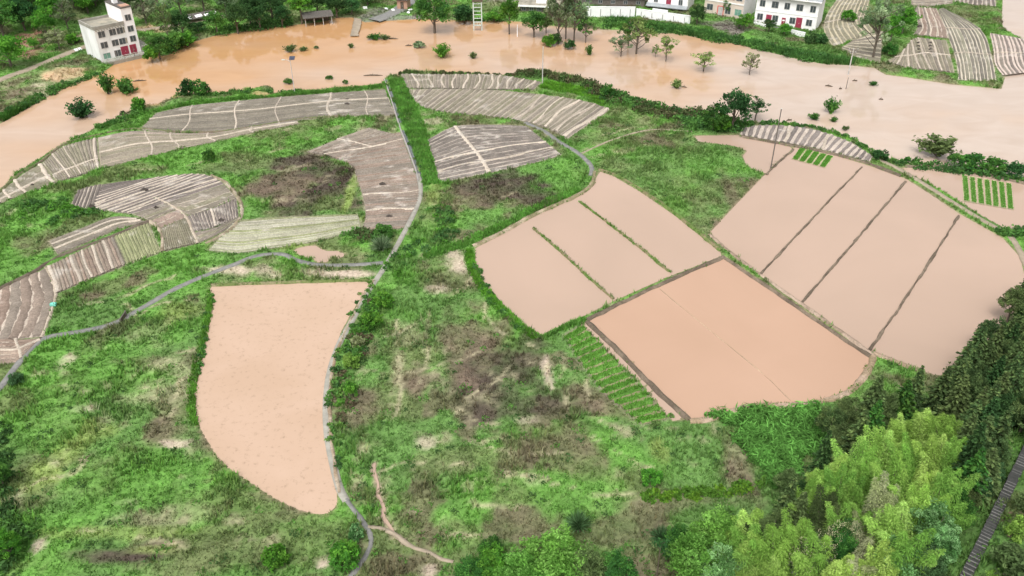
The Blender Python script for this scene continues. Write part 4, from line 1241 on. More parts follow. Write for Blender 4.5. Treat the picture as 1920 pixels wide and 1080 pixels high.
def proto(kind, pal, var):
    """(crown mesh, trunk mesh, height, radius) of one tree kind"""
    key = (kind, pal, var)
    if key in _cache: return _cache[key]
    r = np.random.default_rng(abs(hash_str("%s%s%d" % key)) % 2 ** 31)
    tr = MB()
    parts = []
    if kind in ('round', 'big'):
        H, Rr = 6.0, 2.6
        n = 62 if kind == 'round' else 130
        lv = 46 if kind == 'round' else 64
        pt, cen = crown_round(r, pal, Rr * .88, 3.5, 2.3, n, lv, .17 if kind == 'round' else .115, .72 if kind == 'round' else .52)
        parts.append(pt)
        tr.tube([(0, 0, -.4), (.05, 0, 1.2), (0, .08, 2.6), (.1, 0, 4.2)], [.2, .17, .12, .05])
        for i in range(7):
            c = cen[r.integers(len(cen))] * .85 + np.array((0, 0, .3))
            z0 = r.uniform(1.0, 2.4)
            tr.tube([(0, 0, z0), tuple(c * .5 + np.array((0, 0, z0 * .35))), tuple(c)], [.09, .06, .025], 5)
    elif kind == 'tall':
        H, Rr = 9.0, 2.3
        pt, cen = crown_round(r, pal, Rr * .85, 5.6, 3.4, 92, 42, .17, .62, .12)
        parts.append(pt)
        tr.tube([(0, 0, -.6), (.05, .05, 2.2), (-.05, 0, 5), (.05, 0, 8.2)], [.2, .16, .10, .03])
        for i in range(12):
            c = cen[r.integers(len(cen))]
            z0 = max(1.6, c[2] - r.uniform(1.0, 2.0))
            tr.tube([(0, 0, z0), tuple((c + np.array((0, 0, z0))) * .5), tuple(c)], [.075, .05, .02], 5)
    elif kind == 'airy':
        H, Rr = 6.0, 2.4
        pt, cen = crown_round(r, pal, Rr * .9, 3.7, 2.2, 46, 34, .16, .46, .18, -.8)
        parts.append(pt)
        tr.tube([(0, 0, -.8), (.05, .03, 1.3), (-.05, 0, 3.2), (.05, 0, 5.4)], [.13, .11, .075, .02])
        for c in cen[:: 1]:
            z0 = np.clip(c[2] - r.uniform(.7, 1.5), .7, 4.6)
            tr.tube([(0, 0, z0), tuple((c + np.array((0, 0, z0))) * .5 + r.normal(0, .08, 3)), tuple(c)], [.05, .035, .015], 4)
    elif kind == 'shrub':
        H, Rr = 2.2, 1.5
        pt, cen = crown_round(r, pal, Rr * .85, .95, 1.05, 46, 36, .15, .42, 0.0, -.5)
        parts.append(pt)
        for i in range(6):
            c = cen[r.integers(len(cen))]
            tr.tube([(r.normal(0, .08), r.normal(0, .08), -.3), tuple(c * .5), tuple(c)], [.045, .035, .015], 4)
    elif kind == 'wispy':            # loose upright shrub of many stems
        H, Rr = 2.6, 1.4
        pts, cols_ = [], []
        for i in range(44):
            a, l = r.uniform(0, 2 * math.pi), r.uniform(.2, 1.0)
            tip = np.array((math.cos(a) * l * Rr, math.sin(a) * l * Rr, H * r.uniform(.5, 1.0) * (1.05 - .4 * l)))
            if i < 14:
                tr.tube([(0, 0, -.3), tuple(tip * np.array((.4, .4, .55))), tuple(tip)], [.035, .028, .012], 4)
            t = r.uniform(.25, 1.02, 34)[:, None]
            pts.append(tip * np.hstack([t ** 1.3, t ** 1.3, t]) + r.normal(0, .12, (34, 3)))
            cols_.append(np.tile(pick(pal, 1, r), (34, 1)) * r.uniform(.75, 1.3, (34, 1)))
        p = np.vstack(pts)
        parts.append(cards(p, .15 * r.uniform(.6, 1.3, len(p)), np.vstack(cols_), r))
    elif kind == 'fir':
        H, Rr = 9.0, 1.9
        tr.tube([(0, 0, -.8), (.03, 0, 3), (0, .03, 6), (0, 0, 8.8)], [.2, .16, .10, .03])
        P_, A_, C_, S_ = [], [], [], []
        z = 1.4
        while z < 8.9:
            f = (8.95 - z) / 7.5
            rl = Rr * (f ** .75) * r.uniform(.85, 1.12)
            nb_ = int(6 + 5 * f)
            a0 = r.uniform(0, 6.28)
            for b in range(nb_):
                a = a0 + 2 * math.pi * b / nb_ + r.normal(0, .18)
                L = rl * r.uniform(.7, 1.15)
                dirn = np.array((math.cos(a), math.sin(a), 0))
                if L > .5 and r.random() < .35:
                    tr.tube([(0, 0, z), tuple(dirn * L * .8 + np.array((0, 0, z - .05)))], [.035, .012], 4)
                m = int(10 + 16 * L)
                t = r.uniform(.12, 1.0, m)
                zz_ = z + .18 * L * np.sin(t * 2.6) - .10 * L * t + r.normal(0, .05, m)
                side = np.array((-dirn[1], dirn[0], 0))
                sp = r.normal(0, .18, m) * (.35 + L * .5) * (1.1 - t)
                P_.append(dirn * (t * L)[:, None] + side * sp[:, None] + np.column_stack([np.zeros(m), np.zeros(m), zz_]))
                A_.append(dirn * .8 + side * np.sign(sp)[:, None] * .6 + np.array((0, 0, -.15)) + r.normal(0, .25, (m, 3)))
                base = pick(pal, 1, r)
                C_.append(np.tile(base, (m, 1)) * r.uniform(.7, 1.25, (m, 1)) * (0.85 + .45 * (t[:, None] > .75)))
                S_.append(r.uniform(.14, .27, m))
            z += r.uniform(.34, .5)
        A_ = np.vstack(A_)
        A_ /= np.linalg.norm(A_, axis=1)[:, None]
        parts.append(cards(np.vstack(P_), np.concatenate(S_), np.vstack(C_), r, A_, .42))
    elif kind == 'bamboo':
        H, Rr = 8.0, 1.7
        P_, A_, C_ = [], [], []
        lean0 = r.uniform(0, 6.28)
        for cmi in range(9):
            a = r.uniform(0, 6.28)
            l = r.uniform(.1, 1.0)
            top = H * r.uniform(.72, 1.0) * (1.03 - .2 * l)
            bx_, by_ = .35 * math.cos(a) * l, .35 * math.sin(a) * l
            ox, oy = math.cos(a) * l * Rr * 1.15 + .5 * math.cos(lean0), math.sin(a) * l * Rr * .8 + .5 * math.sin(lean0)
            def at(t):
                return np.column_stack([bx_ + ox * t ** 2.2, by_ + oy * t ** 2.2, top * (t - .06 * t ** 4)])
            tr.tube([tuple(q) for q in at(np.linspace(-.05, .97, 7))], [.05, .05, .045, .04, .03, .02, .01], 5)
            base = pick(pal, 1, r) * r.uniform(.85, 1.15)
            for nd in np.linspace(.2, 1.0, 24):
                c0 = at(np.array([nd]))[0]
                spread = (.16 + .95 * math.sin(min(1, (1.03 - nd) * 1.25) * 1.5)) * 1.0
                m = 64
                an = r.uniform(0, 6.28, m)
                rr = spread * np.sqrt(r.random(m))
                p = c0 + np.column_stack([np.cos(an) * rr, np.sin(an) * rr, .12 - .28 * rr + r.normal(0, .10, m)])
                P_.append(p)
                A_.append(np.column_stack([np.cos(an), np.sin(an), np.full(m, -.55)]) + r.normal(0, .35, (m, 3)))
                C_.append(np.tile(base, (m, 1)) * r.uniform(.72, 1.3, (m, 1)))
        A_ = np.vstack(A_)
        A_ /= np.linalg.norm(A_, axis=1)[:, None]
        p = np.vstack(P_)
        parts.append(cards(p, r.uniform(.06, .15, len(p)), np.vstack(C_), r, A_, .24))
    elif kind == 'fountain':
        H, Rr = 1.9, 1.3
        n = 420
        a, l = r.uniform(0, 6.28, n), r.uniform(.15, 1.0, n)
        d = np.column_stack([np.cos(a) * l, np.sin(a) * l, 1.15 - .6 * l])
        d /= np.linalg.norm(d, axis=1)[:, None]
        Lh = r.uniform(.6, 1.0, n)
        for t0, t1 in ((.0, .5), (.42, 1.0)):
            q = d * (Lh * (t0 + t1))[:, None]
            q[:, 2] *= (1.0 if t0 == 0 else .88)
            ax_ = d + (np.array((0, 0, -.0)) if t0 == 0 else np.array((0, 0, -.35)))
            ax_ = ax_ / np.linalg.norm(ax_, axis=1)[:, None]
            parts.append(cards(q * .95, Lh * .52, pick(pal, n, r) * r.uniform(.7, 1.3, (n, 1)), r, ax_, .07))
        tr.tube([(0, 0, -.2), (0, 0, .35)], [.25, .1], 7)
    res = (leaf_mesh("crown", parts, M['leaf']), tr.mesh("trunk", M['bark']), H, Rr)
    _cache[key] = res
    return res

def hash_str(s):
    h = 17
    for ch in s:
        h = (h * 131 + ord(ch)) & 0x7fffffff
    return h

NAMES = {'round': ('tree', 'tree'), 'big': ('tree', 'tree'), 'tall': ('tree', 'tree'), 'airy': ('tree', 'tree'), 'shrub': ('shrub', 'shrub'), 'wispy': ('shrub', 'shrub'),
         'fir': ('conifer', 'conifer'), 'bamboo': ('bamboo', 'bamboo'), 'fountain': ('grass_tussock', 'tussock')}
PARTN = {'shrub': ('foliage', 'stems'), 'wispy': ('foliage', 'stems'), 'bamboo': ('foliage', 'culms'), 'fountain': ('blades', 'root_crown')}

def plant(kind, pal, pos, h, rad, label, group=None, var=None, tilt=(0, 0), extra=None):
    var = random.randrange(3) if var is None else var
    cm, tm, H, Rr = proto(kind, pal, var)
    nm, cat = NAMES[kind]
    o = empty(nm, tuple(pos), random.uniform(0, 6.28))
    o.scale = (rad / Rr, rad / Rr, h / H)
    if tilt != (0, 0):
        o.rotation_euler = (tilt[0], tilt[1], 0)
    cn, tn = PARTN.get(kind, ('crown', 'trunk'))
    link(cn, cm, o)
    link(tn, tm, o)
    if extra:
        extra(o, Rr, H)
    tag(o, label, cat, group)
    return o

def on_px(kind, pal, bx, by, top, hwpx, label, group=None, z=None, **kw):
    """base pixel, top pixel row and half width on the photograph -> real height and radius"""
    if z is None:
        p = PT(bx, by)
        p[2] = float(hills(p[0], p[1])[0])
    else:
        p = P(bx, by, z)
    h = max(.5, zfor(p[1], top) - p[2])
    return plant(kind, pal, p, h, hwpx / ppm(p), label, group, **kw)

WZ = WATER_Z
G_FLOOD = "trees and shrubs standing in the flooded river"
for a in [
 ('round', 'mid', 815, 62, -12, 36, "broad light green tree at the water's edge left of the ladder frame"),
 ('tall', 'bright', 955, 64, -4, 20, "slender green tree in the river just right of the ladder frame"),
 ('round', 'mid', 1001, 70, 20, 23, "dense round tree standing in the river left of the tall grey group"),
 ('round', 'olive', 1024, 62, 26, 13, "small olive tree touching the right side of the dense round tree"),
 ('airy', 'grey', 1046, 82, -34, 30, "tall grey-leaved tree, left one of the three tall ones in the river"),
 ('airy', 'pale', 1061, 73, -44, 28, "tall pale tree, middle one of the three tall ones in the river"),
 ('airy', 'pale', 1076, 78, -30, 31, "tall grey-leaved tree with bare dark trunk, right of the three tall ones"),
 ('airy', 'mid', 1098, 80, 30, 20, "thin green tree right of the three tall trees in the river"),
 ('shrub', 'bright', 1030, 86, 64, 14, "bright green shrub in the water at the foot of the tall trees"),
 ('shrub', 'dark', 1043, 83, 62, 11, "dark shrub in the water behind the bright green one"),
 ('shrub', 'dark', 1068, 92, 74, 12, "dark rounded bush in the water below the tall trees"),
 ('wispy', 'mid', 1105, 103, 81, 9, "narrow upright green bush alone in the river below the thin tree"),
 ('airy', 'pale', 1164, 106, 64, 23, "low open tree with pale clumps drooping into the river"),
 ('airy', 'mid', 1178, 88, 30, 24, "green tree behind the low open pale one in mid river"),
 ('airy', 'young', 1193, 101, 32, 36, "wide spreading tree with a dark trunk in mid river"),
 ('airy', 'young', 1229, 107, 83, 9, "tiny sapling in the river between two larger trees"),
 ('airy', 'young', 1248, 115, 66, 20, "young yellow-green tree with tufted branches right of the tiny sapling"),
 ('airy', 'young', 1319, 134, 96, 24, "low branching tree sunk in the river with a tufted fan of limbs"),
 ('airy', 'straw', 1405, 140, 98, 18, "faint thin-leaved tree alone in the river near the right bank"),
 ('wispy', 'young', 1268, 165, 146, 12, "half-sunk pale bush alone in the river below the tufted trees"),
 ('wispy', 'mid', 1557, 211, 178, 16, "pointed green bush alone in the wide pale water"),
 ('wispy', 'deep', 154, 220, 182, 27, "dark round bush alone in the river at far left"),
 ('wispy', 'mid', 203, 176, 126, 17, "tall bush in the river below the four-storey white house"),
 ('wispy', 'mid', 231, 174, 140, 24, "green bush leaning downstream beside the tall bush"),
 ('wispy', 'bright', 829, 107, 80, 20, "light green willow bush alone in the river"),
 ('wispy', 'olive', 887, 110, 96, 9, "small dark pointed bush sunk in the river"),
 ('shrub', 'pale', 786, 89, 78, 12, "pale low bush beside a dark drifting log"),
 ('wispy', 'olive', 545, 97, 82, 14, "olive bush, largest of a drowned row left of the ramp"),
 ('wispy', 'olive', 570, 95, 87, 10, "flat olive bush, middle of the drowned row left of the ramp"),
 ('shrub', 'olive', 593, 91, 86, 5, "smallest olive bush at the right end of the drowned row"),
 ('wispy', 'olive', 658, 90, 80, 7, "tiny bush in the river below the ramp"),
 ('wispy', 'mid', 702, 73, 62, 17, "low green bush at the foot of the concrete ramp, left half"),
 ('wispy', 'olive', 722, 74, 65, 12, "low olive bush at the foot of the ramp, right half"),
 ('wispy', 'mid', 1526, 224, 210, 13, "flat olive bush in the wide water left of the pointed one"),
 ('wispy', 'mid', 1563, 228, 218, 9, "small flat bush just below the pointed bush"),
 ('shrub', 'olive', 1585, 244, 235, 7, "tiny dark bush nearest the bank strip field"),
 ('wispy', 'mid', 1637, 160, 151, 10, "low green mound in the water under the far right plots"),
 ('shrub', 'mid', 541, 157, 147, 9, "small green bush beside the lamp post in the flood"),
 ('shrub', 'mid', 618, 148, 142, 8, "thin green tuft in the flood right of the lamp post"),
 ('shrub', 'mid', 648, 157, 149, 6, "tiny tuft in the flood nearest the canal path end"),
 ('shrub', 'dark', 231, 215, 208, 6, "tiny dark bush in the shallows at the left fields"),
]:
    k, pl, bx, by, top, hw_, lab = a
    on_px(k, pl, bx, by, top, hw_, lab, G_FLOOD, WZ, tilt=(0, R(28)) if 'leaning' in lab else (0, 0))
for a in [
 ('airy', 'pale', 1637, 108, -14, 44, "big pale feathery tree among the far right plots"),
 ('round', 'bright', 1690, 66, 14, 24, "bright green tree right behind the big pale tree"),
 ('round', 'bright', 1668, 80, 30, 18, "bright green tree partly hidden by the big pale tree"),
 ('shrub', 'bright', 1590, 40, 16, 14, "bright green bush left of the big pale tree"),
 ('shrub', 'mid', 1668, 104, 80, 16, "low green bush at the foot of the big pale tree"),
 ('round', 'dark', 1306, 48, 8, 17, "dark green tree at the end of the white wall"),
 ('round', 'bright', 1394, 58, 25, 17, "bright round bush between the beige and the long white house"),
 ('round', 'dark', 1441, 60, 35, 13, "dark bush in front of the long white house, left of the lime one"),
 ('round', 'bright', 1470, 67, 43, 13, "small lime bush in front of the long white house"),
 ('shrub', 'dark', 1519, 84, 59, 13, "dark bush right of the low white parapet"),
 ('shrub', 'deep', 1537, 84, 61, 14, "deep green bush at the right corner of the long white house"),
 ('round', 'mid', 1362, 30, -4, 10, "small tree behind the beige house"),
 ('shrub', 'deep', 872, 40, 8, 24, "deep green hedge bush left of the ladder frame"),
 ('shrub', 'bright', 925, 38, 22, 16, "low green bush right of the ladder frame"),
]:
    k, pl, bx, by, top, hw_, lab = a
    on_px(k, pl, bx, by, top, hw_, lab, "trees and bushes around the far houses and plots", 0.0)
for a in [
 ('shrub', 'deep', 352, 178, 148, 17, "dark bush, left of a pair on the spit below the left fields"),
 ('shrub', 'mid', 376, 178, 150, 20, "green bush, right of the pair on the spit below the left fields"),
 ('shrub', 'bright', 262, 208, 180, 13, "bright bush at the waterline between the drowned bushes and the fields"),
 ('round', 'deep', 1372, 243, 168, 34, "large dark leafy tree on the river bank left of the bank strip"),
 ('round', 'mid', 1336, 246, 200, 26, "broad green bush left of the large dark riverside tree"),
 ('airy', 'deep', 1416, 222, 182, 26, "ragged tree leaning over the water right of the large dark one"),
 ('shrub', 'bright', 1350, 244, 216, 20, "bright bush in front of the large dark riverside tree"),
 ('shrub', 'mid', 1138, 182, 158, 16, "green bush on the bank above the lens-shaped plot"),
 ('wispy', 'olive', 1758, 290, 254, 44, "brown-green reed clump standing in the pale water"),
 ('shrub', 'mid', 1790, 306, 289, 18, "green bush at the left end of the bank above the nursery paddy"),
 ('shrub', 'mid', 1822, 316, 290, 26, "broad green bush in the middle of the bank above the nursery paddy"),
 ('shrub', 'mid', 1862, 322, 296, 24, "broad green bush right of the middle on the bank above the nursery"),
 ('shrub', 'deep', 1905, 330, 304, 22, "deep green bush at the right frame edge above the nursery paddy"),
 ('shrub', 'deep', 1650, 300, 280, 16, "dark bush at the tip of the bank strip field"),
 ('shrub', 'mid', 1700, 306, 294, 8, "small green bush between the bank strip and the nursery paddy"),
 ('shrub', 'mid', 394, 302, 282, 13, "round blue-green bush alone in the left fallow"),
 ('fountain', 'pale', 716, 470, 436, 24, "silvery tussock beside the concrete canal path"),
 ('shrub', 'mid', 720, 440, 422, 22, "green bush behind the silvery tussock"),
 ('fountain', 'teal', 1084, 992, 955, 26, "blue-grey tussock in the lower middle scrub"),
 ('fountain', 'teal', 1238, 1012, 985, 22, "blue-green tussock near the bare sapling at the bottom"),
 ('shrub', 'bright', 1218, 905, 880, 22, "bright leafy bush alone in the brown scrub"),
 ('shrub', 'bright', 695, 612, 588, 24, "bright round bush right of the path's bend"),
 ('shrub', 'bright', 720, 575, 548, 20, "bright bush above the path's bend, beside the scrub"),
 ('shrub', 'lime', 660, 690, 662, 15, "lime green bush right beside the path half way down"),
 ('shrub', 'bright', 660, 745, 715, 13, "small bright bush right beside the lower path"),
 ('shrub', 'bright', 648, 1060, 1020, 30, "bright leafy bush left of the footpath fork"),
 ('shrub', 'mint', 668, 1010, 985, 16, "mint green bush in the path fork's left side"),
 ('shrub', 'bright', 520, 1060, 1030, 26, "green bush at the bottom edge left of the path"),
 ('shrub', 'straw', 672, 650, 630, 14, "dry straw-coloured bush beside the path bend"),
 ('shrub', 'teal', 32, 720, 700, 16, "blue-green bush beside the lane's left end"),
 ('wispy', 'olive', 1430, 560, 556, 1, None),
]:
    k, pl, bx, by, top, hw_, lab = a
    if lab:
        on_px(k, pl, bx, by, top, hw_, lab, "bushes standing alone in the near fields and banks", 0.0)

# ---- wood on the left far bank
WOOD = [
 ('round', 'bright', 22, 128, 66, 36), ('round', 'mid', 8, 70, 2, 38), ('round', 'deep', 48, 58, -6, 28), ('round', 'bright', 92, 76, 14, 22), ('tall', 'bright', 100, 50, -25, 26),
 ('round', 'bright', 66, 92, 70, 12), ('airy', 'grey', 128, 54, 0, 24), ('round', 'bright', 165, 24, -16, 22), ('airy', 'straw', 112, 92, 52, 22), ('airy', 'olive', 92, 84, 46, 14), ('shrub', 'bright', 138, 80, 62, 14),
 ('airy', 'grey', 275, 45, -8, 24), ('airy', 'pale', 304, 40, -22, 26), ('airy', 'olive', 318, 82, 8, 18), ('round', 'deep', 345, 72, 18, 22), ('airy', 'pale', 340, 30, -30, 26), ('round', 'deep', 372, 60, 42, 18), ('round', 'mid', 300, 108, 68, 24), ('shrub', 'mid', 330, 92, 62, 22), ('shrub', 'bright', 284, 114, 84, 14), ('shrub', 'bright', 352, 84, 58, 18),
 ('tall', 'grey', 385, 28, -30, 24), ('round', 'mid', 408, 62, 20, 22), ('tall', 'pale', 426, 34, -22, 22), ('round', 'dark', 446, 60, 4, 22), ('round', 'dark', 470, 46, -10, 24), ('round', 'deep', 488, 54, 12, 20),
 ('round', 'dark', 512, 40, -14, 26), ('round', 'deep', 530, 48, 10, 18), ('tall', 'bright', 566, 42, -14, 22), ('round', 'dark', 596, 26, -16, 24), ('round', 'dark', 632, 30, -8, 24), ('round', 'deep', 660, 27, -2, 20), ('round', 'dark', 690, 12, -24, 24),
 ('round', 'dark', 180, 14, -30, 28), ('round', 'deep', 225, 4, -40, 28), ('round', 'dark', 250, 26, -20, 22), ('round', 'dark', 60, 22, -40, 30), ('round', 'mid', 20, 20, -40, 34), ('round', 'deep', 140, 14, -40, 30), ('round', 'dark', 430, 8, -40, 30), ('round', 'dark', 560, 8, -40, 30), ('round', 'dark', 640, 0, -40, 30), ('round', 'dark', 500, 4, -40, 30), ('round', 'deep', 350, 4, -44, 30),
]
PDESC = {'bright': 'bright green', 'mid': 'mid green', 'deep': 'deep green', 'dark': 'dark green', 'grey': 'grey-green', 'straw': 'straw-coloured', 'olive': 'olive', 'pale': 'pale green'}
KDESC = {'round': 'round-crowned tree', 'tall': 'tall tree', 'airy': 'thin-crowned tree', 'shrub': 'bush'}
from collections import defaultdict
ranks = defaultdict(list)
for w in WOOD:
    ranks[(w[0], w[1])].append(w)
for (k, pl), lst in ranks.items():
    lst.sort(key=lambda w: w[2])
    for i, w in enumerate(lst):
        where = "left of the four-storey house" if w[2] < 200 else ("right of the four-storey house" if w[2] < 430 else "above the dark riverside shed")
        lab = "%s %s of the far left wood, %s" % (PDESC[pl], KDESC[k], where)
        if len(lst) > 1:
            lab = "%s %s of the far left wood, %s such from the left" % (PDESC[pl], KDESC[k], ORD[i])
        on_px(k, pl, *w[2:6], lab, "wood on the left far bank")

# ---- wooded slope in the near right corner; each crown is placed on the slope
def on_slope(kind, pal, px, py, h, rad, label, group, frac=.62, var=None, extra=None):
    p = PT(px, py, h * frac)
    return plant(kind, pal, p, h, rad, label, group, var=var, extra=extra)

firs = []
fp = np.array([(1742, 742), (1775, 702), (1810, 668), (1852, 632), (1888, 588), (1925, 520), (1990, 500), (1990, 880), (1905, 860), (1835, 905), (1808, 860), (1806, 770)], float)
gyy = 528.0
while gyy < 900:
    gxx = 1725 + random.uniform(0, 20)
    while gxx < 1985:
        x_, y_ = gxx + random.uniform(-9, 9), gyy + random.uniform(-9, 9)
        if sdf(fp, np.array([x_]), np.array([y_]), 50.0)[0] < 2 and not (y_ > 770 and (x_ - 1812) * .895 + (y_ - 1085) * .447 > -55):
            firs.append((x_, y_))
        gxx += 33
    gyy += 29
firs += [(1560, 790), (1590, 775), (1612, 812), (1580, 830), (1640, 785), (1660, 765), (1545, 850), (1640, 745), (1695, 745), (1720, 720), (1500, 960), (1480, 935)]
firs.sort(key=lambda q: q[1])
rows = [firs[i:i + 9] for i in range(0, len(firs), 9)]
for j, rw in enumerate(rows):
    rw.sort()
    for i, (x_, y_) in enumerate(rw):
        pal = random.choice(['fir', 'fir', 'fir', 'dark', 'olive', 'olive', 'mid'])
        kd = 'fir' if random.random() < .78 else 'big'
        lab = "dark %s on the near slope, %s from left in the %s row" % ('conifer' if kd == 'fir' else 'bushy tree', ORD[i], ORD[j])
        on_slope(kd, pal, x_, y_, random.uniform(5.6, 8.2) * (.7 if kd == 'big' else 1), random.uniform(1.35, 1.95), lab, "conifers and dark trees on the near slope")

BAM = [(1688, 812, 'yellow'), (1735, 792, 'yellow'), (1782, 802, 'lime'), (1655, 842, 'yellow'), (1715, 850, 'lime'), (1762, 850, 'yellow'), (1790, 845, 'lime'), (1608, 868, 'lime'), (1640, 890, 'lime'),
       (1560, 885, 'yellow'), (1580, 915, 'lime'), (1540, 905, 'lime'), (1690, 895, 'lime'), (1740, 900, 'yellow'), (1775, 905, 'lime'), (1615, 935, 'lime'), (1660, 945, 'straw'), (1555, 960, 'olive'), (1590, 985, 'lime'),
       (1725, 945, 'lime'), (1396, 985, 'yellow'), (1418, 1010, 'lime'), (1385, 1035, 'yellow'), (1445, 990, 'olive'), (1460, 1030, 'lime'), (1690, 985, 'yellow'), (1700, 1020, 'lime'), (1625, 1005, 'straw'), (1610, 1045, 'straw'), (1650, 1070, 'yellow'),
       (1455, 1075, 'yellow'), (1560, 1075, 'yellow'), (1525, 940, 'lime'), (1770, 945, 'lime'), (1500, 1000, 'lime'), (1540, 1030, 'lime')]
BAM.sort(key=lambda q: q[1])
rows = [BAM[i:i + 7] for i in range(0, len(BAM), 7)]
BD = {'yellow': 'yellow-green', 'lime': 'lime green', 'straw': 'straw-tinted', 'olive': 'olive'}
for j, rw in enumerate(rows):
    rw.sort()
    for i, (x_, y_, pl) in enumerate(rw):
        lab = "feathery %s bamboo clump, %s from left in the %s row of the grove" % (BD[pl], ORD[i], ORD[j])
        on_slope('bamboo', pl, x_, y_, random.uniform(6.4, 8.6), random.uniform(1.6, 2.2), lab, "bamboo grove on the near slope", .66)

def blossom(o, Rr, H):
    r = np.random.default_rng(5)
    d = unit(420, r)
    d = d[d[:, 2] > -.1]
    lump = vnoise(d[:, 0] * 3 + 9, d[:, 1] * 3 + d[:, 2] * 2, 3)
    d = d[lump > .45]
    p = d * np.array((Rr, Rr, 2.5)) * r.uniform(.85, 1.08, (len(d), 1)) + np.array((0, 0, 3.5))
    p = np.repeat(p, 7, 0) + r.normal(0, .16, (len(p) * 7, 3))
    link("blossom", leaf_mesh("blossom", [cards(p, r.uniform(.05, .1, len(p)), np.tile(np.array((.62, .60, .36)), (len(p), 1)) * r.uniform(.7, 1.2, (len(p), 1)), r)], M['tuft']), o)

for (k, pl, x_, y_, h_, r_, lab, ex_) in [
 ('big', 'mint', 1752, 985, 5.5, 1.9, "mint green leafy tree between the bamboo and the stone steps", None),
 ('big', 'mint', 1762, 1030, 4.5, 1.5, "mint green leafy tree beside the lower stone steps", None),
 ('big', 'mint', 1690, 1060, 5.5, 2.1, "pale mint tree at the bottom edge right of the bamboo", None),
 ('big', 'teal', 1735, 1060, 4.5, 1.7, "blue-green tree at the bottom edge between two mint trees", None),
 ('big', 'teal', 1835, 905, 3.6, 1.3, "blue-green bush left of the upper stone steps", None),
 ('big', 'teal', 1868, 884, 2.6, .8, "small blue-green bush close to the upper stone steps", None),
 ('big', 'mid', 1806, 965, 3.0, 1.1, "mid green bush left of the middle of the stone steps", None),
 ('big', 'olive', 1815, 930, 3.0, 1.1, "olive bush left of the stone steps below the blue-green bushes", None),
 ('big', 'mid', 1790, 950, 4.5, 1.4, "mid green tree at the right foot of the bamboo", None),
 ('shrub', 'lime', 1918, 990, 1.8, 1.2, "lime green bush right of the stone steps at the frame edge", None),
 ('shrub', 'olive', 1900, 1040, 1.8, 1.5, "olive bush right of the lower stone steps", None),
 ('shrub', 'olive', 1925, 1060, 2.4, 1.9, "olive bush in the bottom right corner", None),
 ('shrub', 'lime', 1868, 1078, 1.0, .6, "small lime bush at the bottom right of the steps", None),
 ('shrub', 'olive', 1932, 940, 1.6, 1.1, "olive bush right of the upper stone steps", None),
 ('big', 'grey', 1520, 1045, 6.0, 1.9, "grey-green tree dotted with cream blossom at the bottom", blossom),
 ('big', 'mid', 1580, 1020, 6.0, 1.5, "leafy tree topped with cream blossom inside the bamboo grove", blossom),
 ('big', 'fresh', 1345, 1005, 6.0, 2.5, "bright leafy tree left of the bamboo grove", None),
 ('big', 'fresh', 1300, 1050, 5.5, 2.5, "bright leafy tree at the bottom left of the bamboo grove", None),
 ('big', 'mint', 1350, 1065, 5.5, 2.0, "light green tree at the bottom between two bright trees", None),
 ('big', 'mid', 1270, 1015, 4.5, 1.5, "mid green bush left of the bright leafy trees", None),
 ('big', 'fresh', 1038, 1050, 5.5, 3.2, "bright broad tree at the bottom middle, its crown the largest there", None),
 ('big', 'fresh', 980, 1078, 5.0, 2.4, "bright tree at the bottom edge left of the broad one", None),
 ('big', 'bright', 925, 1062, 3.6, 2.0, "bright leafy bush at the bottom edge near the dirt path end", None),
 ('big', 'mid', 880, 1078, 3.5, 1.7, "mid green bush at the bottom edge below the dirt path", None),
 ('big', 'olive', 1100, 1062, 4.5, 1.9, "olive tree at the bottom right of the broad bright tree", None),
 ('big', 'mid', 1160, 1070, 4.5, 1.7, "mid green tree at the bottom edge left of the bare sapling", None),
 ('big', 'mid', 920, 1028, 2.6, 1.2, "small leafy bush above the bright trees at the bottom", None),
 ('big', 'mid', -4, 885, 3.4, 1.2, "mid green tree at the left frame edge", None),
 ('big', 'bright', 8, 1020, 3.2, 1.3, "mid green bush in the bottom left corner", None),
 ('big', 'olive', 1480, 905, 4.0, 1.4, "olive tree between the reed bed and the bamboo", None),
 ('big', 'dark', 1520, 925, 4.0, 1.4, "dark tree in front of the reed bed's right corner", None),
]:
    on_slope(k, pl, x_, y_, h_, r_, lab, "leafy trees and bushes along the near edge", .6, extra=ex_)

# bare sapling at the bottom
p = PT(1230, 1085)
root = empty("sapling", tuple(p))
tag(root, "thin dark bare-stemmed sapling at the bottom edge below the tussock", "tree")
mb = MB()
mb.tube([(0, 0, -.3), (.03, 0, 1.5), (.0, .03, 3.4), (.05, 0, 5)], [.07, .06, .045, .02], 6)
for i in range(6):
    a = i * 1.1
    mb.tube([(0, 0, 3 + i * .3), (math.cos(a) * .5, math.sin(a) * .5, 3.6 + i * .33)], [.025, .01], 4)
mb.build("trunk", M['wood'], root)
r_ = np.random.default_rng(3)
cp = np.vstack([np.array((math.cos(i * 1.1) * .5, math.sin(i * 1.1) * .5, 3.6 + i * .33)) + r_.normal(0, .2, (40, 3)) for i in range(6)])
link("crown", leaf_mesh("crown", [cards(cp, r_.uniform(.07, .14, len(cp)), pick('deep', len(cp), r_), r_)], M['leaf']), root)

